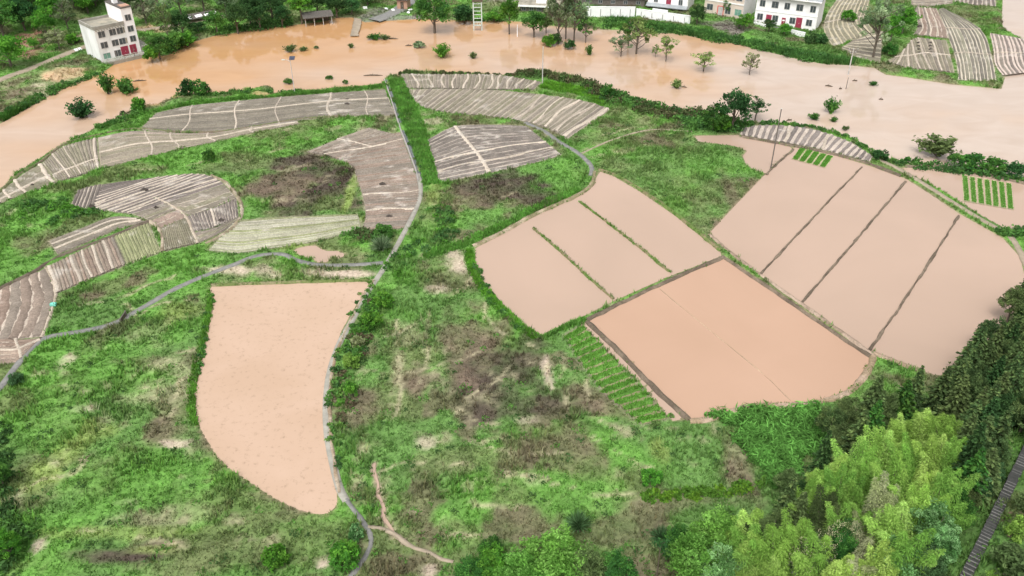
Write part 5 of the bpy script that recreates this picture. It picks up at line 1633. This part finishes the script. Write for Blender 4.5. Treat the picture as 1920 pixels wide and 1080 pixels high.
# understorey that hides the slope's soil below the trees
m_ = 2600
pe = np.column_stack([rng.uniform(20, 110, m_), rng.uniform(35, 130, m_)])
pe = pe[sdf(HILL_E, pe[:, 0], pe[:, 1], 5.0) < -1]
pxq, pyq = proj(pe[:, 0], pe[:, 1], ground_z(pe[:, 0], pe[:, 1]))
stairs_clear = np.abs((pxq - 1812) * .895 + (pyq - 1085) * .447) > 31
pe = pe[stairs_clear]
cl = np.array([(0.035, .085, .025), (0.06, .14, .03), (0.08, .11, .04), (0.10, .19, .035), (0.10, .085, .05)])[rng.integers(0, 5, len(pe))]
us = link("undergrowth", leaf_mesh("undergrowth", [clump_cloud(np.column_stack([pe, ground_z(pe[:, 0], pe[:, 1])]), rng.uniform(.6, 1.3, len(pe)), cl, 34, rng, .9, .13)], M['tuft']))
tag(us, "dense undergrowth covering the near wooded slope", "undergrowth", kind="stuff")

# ------------------------------------------------------------------ stone steps on the near slope
line = [np.array(PT(1797 + 121 * t, 1112 - 252 * t)) for t in np.linspace(0, 1.18, 60)]
L = resample(np.array(line), 200)
seg = np.r_[0, np.cumsum(np.linalg.norm(np.diff(L[:, :2], axis=0), axis=1))]
root = empty("stone_stairway", tuple(L[0]))
tag(root, "long dark stone stairway with pale step edges climbing the near slope", "stairs")
st_, ns_, gt_ = MB(), MB(), MB()
def obox(mb, c, t, n, a0, a1, b0, b1, z0, z1):
    b = len(mb.v)
    for z in (z0, z1):
        for (a, q) in ((a0, b0), (a1, b0), (a1, b1), (a0, b1)):
            v = c + t * a + n * q
            mb.v.append((v[0] - L[0][0], v[1] - L[0][1], z - L[0][2]))
    mb.f += [tuple(b + i for i in q) for q in ((0, 3, 2, 1), (4, 5, 6, 7), (0, 1, 5, 4), (1, 2, 6, 5), (2, 3, 7, 6), (3, 0, 4, 7))]
s = 0.0
STEP = .40
while s < seg[-1] - STEP:
    c = np.array([np.interp(s, seg, L[:, k]) for k in range(3)])
    c2 = np.array([np.interp(s + STEP, seg, L[:, k]) for k in range(3)])
    t = (c2 - c)[:2]
    t = np.append(t / np.linalg.norm(t), 0)
    n = np.array((t[1], -t[0], 0))
    z = ground_z(np.array([c[0]]), np.array([c[1]]))[0] + .45
    jt = random.uniform(-.03, .03)
    obox(st_, c, t, n, .002, STEP - .002, -.40 + jt, .40 + jt, z - 1.2, z)
    obox(ns_, c, t, n, -.03, .06, -.37 + jt, .37 + jt, z - .04, z + .03)
    obox(gt_, c, t, n, .001, STEP - .001, -.0 + .44, .80, z - 1.2, z - .28 + random.uniform(-.01, .01))
    s += STEP
st_.build("treads", M['dark_stone'], root)
ns_.build("nosings", M['nosing'], root)
gt_.build("side_gutter", M['asphalt'], root)

# ------------------------------------------------------------------ houses
def frame2(A, B):
    """house frame: origin at front left, x along the front, y going back"""
    a, b = P(*A), P(*B)
    d = b - a
    return a, math.atan2(d[1], d[0]), float(np.hypot(d[0], d[1]))

def window(root, x, z, w, h, y=0.0, pane='pane', bars=1, label=None, nm="window"):
    f = MB()
    t = .07
    f.box(x - w / 2 - t, x + w / 2 + t, y - .06, y + .02, z - h / 2 - t, z - h / 2)
    f.box(x - w / 2 - t, x + w / 2 + t, y - .06, y + .02, z + h / 2, z + h / 2 + t)
    f.box(x - w / 2 - t, x - w / 2, y - .057, y + .02, z - h / 2, z + h / 2)
    f.box(x + w / 2, x + w / 2 + t, y - .057, y + .02, z - h / 2, z + h / 2)
    for i in range(bars):
        bx_ = x - w / 2 + w * (i + 1) / (bars + 1)
        f.box(bx_ - .03, bx_ + .03, y - .05, y + .02, z - h / 2, z + h / 2)
    o = f.build(nm, M['frame'], root)
    MB().box(x - w / 2, x + w / 2, y - .03, y + .01, z - h / 2, z + h / 2).build("pane", M[pane], o)
    if label: o["label"] = label
    return o

def door(root, x, w, h, mat, y=0.0, z0=0.0, handle=True):
    d = MB().box(x - w / 2, x + w / 2, y - .05, y + .01, z0, z0 + h)
    n = max(2, int(w / .45))
    for i in range(n):
        u0 = x - w / 2 + w * i / n + .05
        d.box(u0, u0 + w / n - .1, y - .08, y - .05, z0 + .12, z0 + h - .12)
    o = d.build("door", M[mat], root)
    MB().box(x + .06, x + .12, y - .14, y - .08, z0 + h * .42, z0 + h * .52).build("handle", M['steel'], o)
    return o

# four-storey house on the left far bank
a, rz, Wd = frame2((192, 117), (266, 100))
root = empty("riverside_house", tuple(a), rz)
tag(root, "white four-storey house with mossy flat roof and red doors over the river", "house")
Dp, Hm, Ht = 8.2, zfor(a[1], 51), 10.9
xs = Wd * .74
MB().box(0, xs, 0, Dp, -.5, Hm - .75).build("wall", M['white_stain'], root)
tw = MB().box(xs + .002, Wd, .004, Dp - .004, -.5, Ht - .3).build("stair_tower", M['white'], root)
rf = MB().box(.25, xs - .02, .25, Dp - .25, Hm - .72, Hm - .62).build("roof", M['roof_conc'], root)
pw = MB()
pw.box(0, xs - .002, -.12, .24, Hm - .746, Hm).box(0, xs - .002, Dp - .24, Dp + .05, Hm - .746, Hm - .1).box(-.12, .22, .244, Dp - .244, Hm - .746, Hm - .03)
pw.build("parapet", M['concrete'], rf)
tr_ = MB().box(xs - .1, Wd + .12, -.12, Dp + .1, Ht - .296, Ht - .1).build("tower_roof", M['dark_roof'], root)
MB().box(Wd * .8, Wd * .9, Dp * .55, Dp * .7, Ht - .1, Ht + 1.0).build("water_tank", M['white'], tr_)
MB().box(Wd * .79, Wd - .1, .3, 2.4, Ht - .1, Ht + .05).build("roof_pad", M['brick'], tr_)
bm_ = MB()
for i in range(11):
    bm_.box(.3 + i * (xs - .6) / 10 - .08, .3 + i * (xs - .6) / 10 + .08, -.5, 0, Hm - 1.0, Hm - .86)
bm_.build("beam_ends", M['roof_conc'], root)
fl = (Hm - .75) / 3
for s_ in (1, 2):
    zc = fl * s_ + fl * .52
    for xf, ww in ((.15, 1.45), (.42, 1.4), (.60, 1.35)):
        window(root, Wd * xf, zc, ww, 1.3)
    MB().box(Wd * .70 - .18, Wd * .70 + .18, -.05, .01, zc - .6, zc + .6).build("drain_panel", M['roof_conc'], root)
for s_ in (1.05, 2.0, 3.05):
    window(root, Wd * .87, fl * s_ + fl * .5, 1.25, 1.25, .004)
window(root, Wd * .15, fl * .5, 1.5, 1.2, pane='green_pane', label="green glazed window on the lowest floor")
window(root, Wd * .42, fl * .52, 1.4, 1.35)
door(root, Wd * .605, 1.7, 2.15, 'red', 0.0, .302)
door(root, Wd * .82, 1.5, 2.15, 'red', .004, .302)
tc_ = MB().box(-.2, Wd + 1.4, -2.0, -.003, -.55, .30).build("terrace", M['concrete'], root)
rl = MB()
for i in range(16):
    u = -.15 + i * (Wd + 1.45) / 15
    rl.box(u - .03, u + .03, -1.96, -1.9, .30, 1.08)
rl.box(-.2, Wd + 1.4, -1.97, -1.89, 1.083, 1.15)
rl.box(-.2, Wd + 1.4, -1.95, -1.91, .65, .70)
rl.build("railing", M['steel'], tc_)
for u in (Wd * .35, Wd * .78):
    MB().tube([(u, -1.7, -1.6), (u, -1.7, -.55)], .2, 8).build("pillar", M['white'], tc_)
for u in (Wd * .3, Wd * .74):
    MB().tube([(u, -1.75, .30), (u, -1.75, 2.5)], .07, 6).build("post", M['dark_pole'], tc_)
an = MB().prism([(.004, -.1), (Dp * .5, -.1), (Dp * .5, 1.9), (.004, 1.6)], Wd + .003, Wd + 1.9, 'x').build("annex", M['concrete'], root)

# long white house on the right far bank
a, rz, Wd = frame2((1413, 42), (1528, 57))
root = empty("row_house", tuple(a), rz)
tag(root, "long white two-storey house with five upper windows and maroon doors", "house")
Hh, Dp = 7.0, 8.5
MB().box(0, Wd, 0, Dp, -.6, Hh).build("wall", M['white'], root)
rf = MB().prism([(-.9, Hh + .003), (Dp * .5, Hh + 1.5), (Dp + .6, Hh + .003)], -.5, Wd + .5, 'x').build("roof", M['grey_roof'], root)
MB().box(-.52, Wd + .52, -1.0, -.9, Hh - .16, Hh + .12).build("gutter", M['white'], rf)
for xf in (.10, .305, .50, .70, .91):
    window(root, Wd * xf, 5.0, 1.25 if xf not in (.305, .70) else 1.55, 1.5)
for xf, pn in ((.09, 'pane'), (.34, 'pane'), (.62, 'pane'), (.885, 'pane')):
    window(root, Wd * xf, 1.65, 1.35, 1.5, pane=pn)
door(root, Wd * .235, 1.4, 2.4, 'red')
door(root, Wd * .48, .95, 2.1, 'red')
door(root, Wd * .725, 1.5, 2.6, 'red')
MB().box(Wd * .48 - .3, Wd * .48 + .3, -.12, -.085, 1.3, 1.65).build("door_notice", M['sheet'], root)
MB().box(0, Wd, -.09, -.003, 3.15, 3.35).build("string_course", M['white'], root)
MB().box(-.2, Wd + .2, -1.6, -.1, -.6, -.05).build("step", M['asphalt'], root)

# beige house
a, rz, Wd = frame2((1319, 24), (1391, 36))
root = empty("beige_house", tuple(a), rz)
tag(root, "beige two-storey house with red-framed doorway and recessed balcony", "house")
Hh, Dp = 7.4, 9.0
MB().box(0, Wd, 0, Dp, -.6, Hh).build("wall", M['beige'], root)
MB().box(Wd + .003, Wd + .06, .05, Dp - .05, -.6, Hh - .05).build("side_wall", M['white'], root)
MB().box(-.3, Wd + .35, -.35, Dp + .3, Hh + .002, Hh + .3).build("roof", M['roof_conc'], root)
window(root, Wd * .15, 1.8, 1.6, 1.5)
window(root, Wd * .62, 1.6, 1.4, 1.7)
window(root, Wd * .88, 1.5, 1.7, 1.5, pane='green_pane')
window(root, Wd * .87, 5.2, 1.5, 1.6)
window(root, Wd * .14, 5.2, 1.5, 1.6)
d_ = door(root, Wd * .43, 1.3, 2.3, 'frame')
dm = MB().box(Wd * .43 - .9, Wd * .43 - .7, -.1, .01, 0, 2.5).box(Wd * .43 + .7, Wd * .43 + .9, -.1, .01, 0, 2.5).box(Wd * .43 - .697, Wd * .43 + .697, -.1, .01, 2.33, 2.5)
dm.build("red_surround", M['red_paper'], d_)
bl = MB().box(Wd * .28, Wd * .76, -.05, .01, 4.35, 6.4).build("balcony_opening", M['brick'], root)
rr_ = MB()
for i in range(9):
    u = Wd * (.29 + .46 * i / 8)
    rr_.box(u - .04, u + .04, -.09, -.05, 4.35, 5.2)
rr_.box(Wd * .28, Wd * .76, -.1, -.055, 5.203, 5.3)
rr_.build("balustrade", M['beige'], bl)
MB().box(-.05, Wd + .05, -.12, -.003, 3.4, 3.7).build("string_course", M['white'], root)
MB().box(Wd * .36, Wd * .5, -2.2, -.003, -.6, -.02).build("step", M['concrete'], root)

# white house with grey awning
a, rz, Wd = frame2((1214, 14), (1288, 22))
root = empty("awning_house", tuple(a), rz)
tag(root, "white house with a wide grey awning behind the white wall", "house")
Hh, Dp = 6.6, 8.0
MB().box(0, Wd, 0, Dp, -.6, Hh).build("wall", M['white'], root)
MB().box(-.3, Wd + .3, -.3, Dp + .3, Hh + .003, Hh + .3).build("roof", M['grey_roof'], root)
MB().prism([(-1.6, .95), (-.003, 1.45), (-.003, 1.25), (-1.6, .80)], -.2, Wd + .1, 'x').build("awning", M['grey_roof'], root)
window(root, Wd * .2, 2.3, 1.0, 1.2)
window(root, Wd * .82, 2.2, 1.0, 1.4)
door(root, Wd * .52, 1.3, 2.2, 'red', z0=1.3)
MB().box(0, Wd, -1.3, -.003, -.6, .05).build("step", M['asphalt'], root)

def box_wall(nm, cat, label, A, B, top_px, thick, mat, extra=None):
    a, rz, Wd = frame2(A, B)
    root = empty(nm, tuple(a), rz)
    tag(root, label, cat)
    h = zfor(a[1], top_px)
    MB().box(0, Wd, 0, thick, -.4, h).build("wall_panel", M[mat], root, .04)
    MB().box(-.04, Wd + .04, -.05, thick + .05, h + .002, h + .10).build("coping", M[mat], root)
    k = 0
    pm = MB()
    for i in range(5):
        u = Wd * (i + .5) / 5
        pm.box(u - .05, u + .05, -.12, -.002, .3, h - .5)
    pm.build("drain_pipes", M['dark_pole'], root)
    if extra: extra(root, Wd, h)
    return root
box_wall("white_wall", "wall", "long bright white riverside wall, the left and longer stretch", (1098, 32), (1190, 33), 13, .35, 'sheet')
box_wall("white_wall", "wall", "white riverside wall sloping down to the dark tree, with raised middle", (1192, 32), (1293, 46), 17, .35, 'sheet',
         lambda r0, W_, h: MB().box(W_ * .3, W_ * .58, .02, .33, h + .102, h + .7).build("raised_panel", M['sheet'], r0))
box_wall("white_parapet", "wall", "low white parapet in front of the long white house, right piece", (1482, 63), (1508, 69), 56, .3, 'sheet')
box_wall("white_parapet", "wall", "low white parapet left of the dark bush at the long white house", (1413, 46), (1436, 51), 42, .3, 'sheet')

# long low buildings behind the wall
for (A_, B_, hh, lab, mt) in [((975, 22), (1046, 25), 1.9, "low riverside shed with thin white roof edge behind the round tree", 'sheet'),
                              ((1090, 10), (1208, 14), 2.6, "long low dark-roofed building behind the white wall", 'dark_roof')]:
    a, rz, Wd = frame2(A_, B_)
    root = empty("long_shed", tuple(a), rz)
    tag(root, lab, "shed")
    MB().box(0, Wd, 0, 4.5, -.3, hh - .2).build("wall", M['dark_pole'], root)
    MB().prism([(-.7, hh - .19), (-.7, hh), (2.2, hh + .8), (5.2, hh), (5.2, hh - .19)], -.4, Wd + .4, 'x').build("roof", M['roof_conc' if mt == 'sheet' else mt], root)
    if mt == 'sheet':
        MB().box(-.45, Wd + .45, -.95, -.71, hh - .3, hh + .1).build("roof_edge", M['sheet'], root)
        MB().box(Wd * .42, Wd * .68, .4, 2.0, hh + .35, hh + 1.1).build("roof_box", M['sheet'], root)
    for i in range(5):
        window(root, Wd * (i + .5) / 5, hh * .45, 1.0, .8)

# timber shed over the water, left
a, rz, Wd = frame2((573, 46), (622, 41))
root = empty("riverside_shed", tuple(a), rz)
tag(root, "dark open timber shed at the water's edge in the wood", "shed")
MB().prism([(-.8, 1.7), (2.2, 2.5), (4.6, 1.9), (4.6, 1.75), (2.2, 2.32), (-.8, 1.55)], -.5, Wd + .5, 'x').build("roof", M['dark_roof'], root)
MB().box(0, Wd, 3.0, 3.15, -.3, 1.8).build("wall", M['wood'], root)
for i in range(4):
    MB().tube([(Wd * i / 3, -.5, -1.2), (Wd * i / 3, -.5, 1.6)], .09, 6).build("post", M['pole'], root)

# pink brick hut
a, rz, Wd = frame2((745, 17), (764, 18))
root = empty("brick_hut", tuple(a), rz)
tag(root, "small pink brick hut with dark roof beside the gravel lane", "hut")
MB().box(0, Wd, 0, 3.0, -.3, 2.5).build("wall", M['brick'], root)
MB().prism([(-.5, 2.45), (-.5, 2.6), (1.5, 3.1), (3.5, 2.6), (3.5, 2.45)], -.4, Wd + .4, 'x').build("roof", M['dark_roof'], root)
door(root, Wd * .5, .9, 1.9, 'wood')

# white sheeted lean-to in the wood
a, rz, Wd = frame2((356, 44), (410, 34))
root = empty("lean_to", tuple(a), rz)
tag(root, "dark lean-to in the wood patched with torn white sheets", "shed")
MB().prism([(-.3, 1.0), (1.6, 1.9), (1.6, 1.75), (-.3, .85)], 0, Wd, 'x').build("roof", M['dark_roof'], root)
MB().box(.05, Wd - .05, .2, 1.5, -.3, .9).build("wall", M['wood'], root)
for x0, x1, y0 in ((.0, .09, .1), (.24, .47, .25), (.55, .74, .1), (.76, .98, .3)):
    z0 = 1.0 + (y0 + .3) * .474
    b = len(MB().v)
    sh = MB()
    sh.v = [(Wd * x0, y0 - .3, z0 - .09), (Wd * x1, y0 - .3, z0 - .02), (Wd * x1, y0 + .6, z0 + .38), (Wd * x0, y0 + .5, z0 + .32),
            (Wd * x0, y0 - .3, z0 - .05), (Wd * x1, y0 - .3, z0 + .02), (Wd * x1, y0 + .6, z0 + .42), (Wd * x0, y0 + .5, z0 + .36)]
    sh.f = [(0, 3, 2, 1), (4, 5, 6, 7), (0, 1, 5, 4), (1, 2, 6, 5), (2, 3, 7, 6), (3, 0, 4, 7)]
    sh.build("white_sheet", M['sheet'], root)

# two pale slabs on the river lane
for (x_, y_, lab) in ((143, 95, "pale slab lying on the river lane, left of two"), (150, 93, "pale slab lying on the river lane, right of two")):
    p = P(x_, y_)
    o = MB().box(-.35, .35, -.9, .9, 0, .14).build("stone_slab", M['sheet'], None, .03)
    o.location = (p[0], p[1], float(ground_z(p[:1], p[1:2])[0]) + .12)
    o.rotation_euler = (0, 0, R(35))
    tag(o, lab, "slab")
# small white board by the wood
p = P(685, 19)
root = empty("notice_board", tuple(p))
tag(root, "small white board on posts at the edge of the wood", "sign")
MB().box(-.55, .55, -.04, .04, .35, 1.0).build("board", M['sheet'], root)
for u in (-.4, .4):
    MB().box(u - .04, u + .04, -.03, .035, -.2, .347).build("post", M['wood'], root)
# loose white sacks by the hut
for i, (x_, y_, lab) in enumerate([(737, 20, "white sack lying left of the brick hut"), (770, 20, "white sack lying right of the brick hut"), (766, 25, "white sack nearest the water below the brick hut"), (724, 18, "small white sack on the gravel lane")]):
    p = P(x_, y_)
    v = unit(60, np.random.default_rng(i))
    bm_ = MB()
    n_, m_2 = 8, 5
    for jj in range(m_2 + 1):
        for ii in range(n_):
            th, ph = 2 * math.pi * ii / n_, math.pi * jj / m_2
            k = .75 + .35 * random.random()
            bm_.v.append((math.cos(th) * math.sin(ph) * .75 * k, math.sin(th) * math.sin(ph) * .45 * k, .22 + math.cos(ph) * .26))
    for jj in range(m_2):
        for ii in range(n_):
            bm_.f.append((jj * n_ + ii, jj * n_ + (ii + 1) % n_, (jj + 1) * n_ + (ii + 1) % n_, (jj + 1) * n_ + ii))
    o = bm_.build("sack", M['sheet'])
    o.location = tuple(p)
    o.rotation_euler = (0, 0, random.uniform(0, 3))
    tag(o, lab, "sack", "white sacks around the brick hut")

# ------------------------------------------------------------------ poles, lamp, ladder frame
def pole(bx, by, top, rad, mat, label, z=0.0, cross=False, group=None, topx=None):
    p = P(bx, by, z)
    h = zfor(p[1], top) - z
    root = empty("utility_pole", tuple(p))
    tag(root, label, "pole", group)
    MB().tube([(0, 0, -1.5), (0, 0, h * .5), (0, 0, h)], [rad * 1.15, rad, rad * .75], 9).build("shaft", M[mat], root)
    if cross:
        for zc, w_ in ((h - .35, 1.1), (h - 1.0, .7)):
            cb = MB().box(-w_, w_, -.06, .06, zc - .06, zc + .06).build("crossarm", M['dark_pole'], root)
            for u in (-w_ * .85, 0, w_ * .85):
                MB().tube([(u, 0, zc + .06), (u, 0, zc + .24)], [.05, .04], 6).build("insulator", M['white'], cb)
    else:
        MB().tube([(0, 0, h), (0, 0, h + .08)], [rad * .9, rad * .5], 8).build("cap", M['steel'], root)
    return root
pole(1590, 140, 90, .12, 'pole', "pale concrete power pole with crossarms at the right river bank", WZ, True)
pole(1445, 316, 204, .10, 'dark_pole', "thin dark pole at the corner of the small upper pond", -.1, False)
pole(1017, 156, 88, .10, 'pole', "pale concrete pole beside the plot north of the lens-shaped field", 0, False)
pole(970, 69, 47, .10, 'white', "short white post standing in the river left of the round tree", WZ, False)
pole(1586, 167, 145, .07, 'dark_pole', "thin dark stake in the river below the power pole", WZ, False)

p = P(553, 176, 0)
h = zfor(p[1], 112)
root = empty("street_lamp", tuple(p))
tag(root, "slim pale street lamp with a small solar panel beside the flooded verge", "street lamp")
MB().tube([(0, 0, -.5), (0, 0, h * .5), (0, 0, h)], [.09, .07, .055], 8).build("shaft", M['pole'], root)
MB().tube([(0, 0, h - .4), (-.5, 0, h - .1), (-1.1, 0, h)], [.05, .045, .04], 6).build("arm", M['pole'], root)
ln_ = MB().box(-1.7, -1.1, -.13, .13, h - .06, h + .06).build("lamp_head", M['steel'], root)
MB().prism([(-.45, h + .1), (.45, h + .55), (.45, h + .6), (-.45, h + .15)], -.1, 1.0, 'x').build("solar_panel", M['panel'], root)

p = P(896, 57, WZ)
h = zfor(p[1], 3) - WZ
root = empty("gauge_tower", tuple(p))
tag(root, "pale green ladder-like steel frame tower standing in the flood", "tower")
k = ppm(p)
w_ = 7.6 / k
for s_ in (-1, 1):
    MB().box(s_ * w_ - .13, s_ * w_ + .13, -.13, .13, -1.2, h).build("leg", M['steel'], root)
for i in range(6):
    z = h * (.30 + .125 * i)
    MB().box(-w_ + .132, w_ - .132, -.07, .07, z - .07, z + .07).build("rung", M['steel'], root)
cg = MB()
for z in (1.3, 2.1):
    cg.box(-w_ + .15, w_ - .15, -.55, -.45, z, z + .1)
for i in range(5):
    u = -w_ + .2 + (2 * w_ - .4) * i / 4
    cg.box(u - .05, u + .05, -.545, -.455, 1.4, 2.1)
cg.box(-w_ + .15, w_ - .15, -.445, .45, 1.2, 1.297)
cg.build("platform", M['steel'], root)
MB().box(-w_ - .3, w_ + .3, -.3, .3, h + .002, h + .6).build("head_box", M['wood'], root)

# ------------------------------------------------------------------ small things on the fields and in the water
def heap(x_, y_, w_, h_, lab, mat='compost', nm="compost_heap", cat="heap", z=.1):
    p = P(x_, y_, z)
    k = ppm(p)
    rx = w_ / k
    n_, m_2 = 14, 6
    mb = MB()
    for jj in range(m_2):
        f_ = jj / (m_2 - 1)
        for ii in range(n_):
            th = 2 * math.pi * ii / n_
            q = (1 - f_) ** .7 * (.8 + .4 * random.random())
            mb.v.append((math.cos(th) * rx * q, math.sin(th) * rx * .55 * q, h_ * f_ ** .8 * (.85 + .3 * random.random()) - .08 * (jj == 0)))
    for jj in range(m_2 - 1):
        for ii in range(n_):
            mb.f.append((jj * n_ + ii, jj * n_ + (ii + 1) % n_, (jj + 1) * n_ + (ii + 1) % n_, (jj + 1) * n_ + ii))
    o = mb.build(nm, M[mat])
    o.location = tuple(p)
    tag(o, lab, cat, "dark heaps dotted over the plots")
heap(271, 357, 8, .5, "dark heap near the top of the purple-brown oval plot")
heap(172, 388, 7, .5, "dark heap at the left end of the oval plot")
heap(293, 390, 5, .4, "dark heap in the green middle of the oval plot")
heap(415, 413, 7, .35, "dark heap in the ribbed right lobe of the oval plot")
heap(717, 345, 7, .35, "dark heap in the middle of the canal field")
heap(730, 406, 7, .35, "dark heap near the bottom of the canal field")
heap(61, 347, 4, .3, "dark heap on a white divider at the left end of the arc")
heap(651, 187, 6, .3, "dark heap near the right end of the northern arc plot, upper")
heap(651, 195, 6, .3, "dark heap near the right end of the northern arc plot, lower")
heap(1724, 50, 5, .5, "dark heap at the far right plot left of the tiny beds")
for i in range(8):
    c_, r_ = i % 2, i // 2
    heap(1722 + 22 * c_ + r_ * .2, 80 + r_ * 6.2, 4, .25, "dark planting patch on the pale far bed, %s column, %s from the top" % (("left", "right")[c_], ORD[r_]), nm="planting_patch", cat="plant bed")

def log(x_, y_, l_, rot, lab, stub=True):
    p = P(x_, y_, WZ)
    k = ppm(p)
    L_ = l_ / k
    mb = MB()
    mb.tube([(-L_, 0, .05), (-L_ * .3, .1, .16), (L_ * .4, -.05, .14), (L_, .08, .02)], [.10, .16, .13, .05], 6)
    mb.tube([(-L_ * .2, .1, .16), (0, .25, .5)], [.06, .02], 5)
    mb.tube([(L_ * .3, 0, .14), (L_ * .45, -.3, .42)], [.05, .02], 5)
    o = mb.build("driftwood", M['wood'])
    o.location = tuple(p)
    o.rotation_euler = (0, 0, rot)
    tag(o, lab, "driftwood", "driftwood in the flood")
log(767, 86, 7, .1, "dark drifting log left of the pale low bush")
log(738, 73, 9, -.1, "dark branch trailing from the bushes at the ramp foot")
log(262, 152, 12, .25, "dark branch trailing from the leaning bush below the white house")
log(1554, 162, 7, -.3, "dark driftwood in the river left of the power pole's reflection")
log(1576, 167, 3, .2, "small dark driftwood near the thin stake")
log(1603, 152, 5, 0, "dark driftwood right of the power pole")
log(1652, 187, 4, -.3, "small driftwood alone in the wide pale water")
log(700, 142, 18, .05, "long dark branch caught at the canal path end")
log(1283, 164, 5, -.2, "dark branch on the right of the half-sunk pale bush")
log(1480, 226, 6, .3, "dark driftwood by the river bank above the bank strip")

p = P(1393, 770, .1)
root = empty("tree_stump", tuple(p))
tag(root, "small dark stump at the lower edge of the south paddy", "stump")
MB().tube([(0, 0, -.2), (.03, 0, .3), (-.06, .02, .75)], [.24, .18, .10], 8).build("trunk", M['wood'], root)
MB().tube([(0, 0, .4), (.2, .05, .62)], [.07, .03], 5).build("broken_branch", M['wood'], root)
p = P(101, 573, .1)
o = MB().box(-.4, .4, -.25, .25, 0, .4).build("plastic_crate", noise_mat("teal_plastic", (.12, .45, .36), (.18, .55, .44), 2, .5, 0), None, .05)
o.location = tuple(p)
tag(o, "small teal plastic tub at the corner of the left strip plot", "tub")
p = P(232, 598, .15)
root = empty("sluice_gate", tuple(p))
tag(root, "small dark sluice frame across the grey lane", "sluice")
MB().box(-.08, .08, -.9, -.8, -.1, .7).box(-.08, .08, .8, .9, -.1, .7).box(-.06, .06, -.797, .797, .5, .62).build("frame", M['dark_pole'], root)
MB().box(-.03, .03, -.7, .7, .0, .497).build("gate_leaf", M['wood'], root)
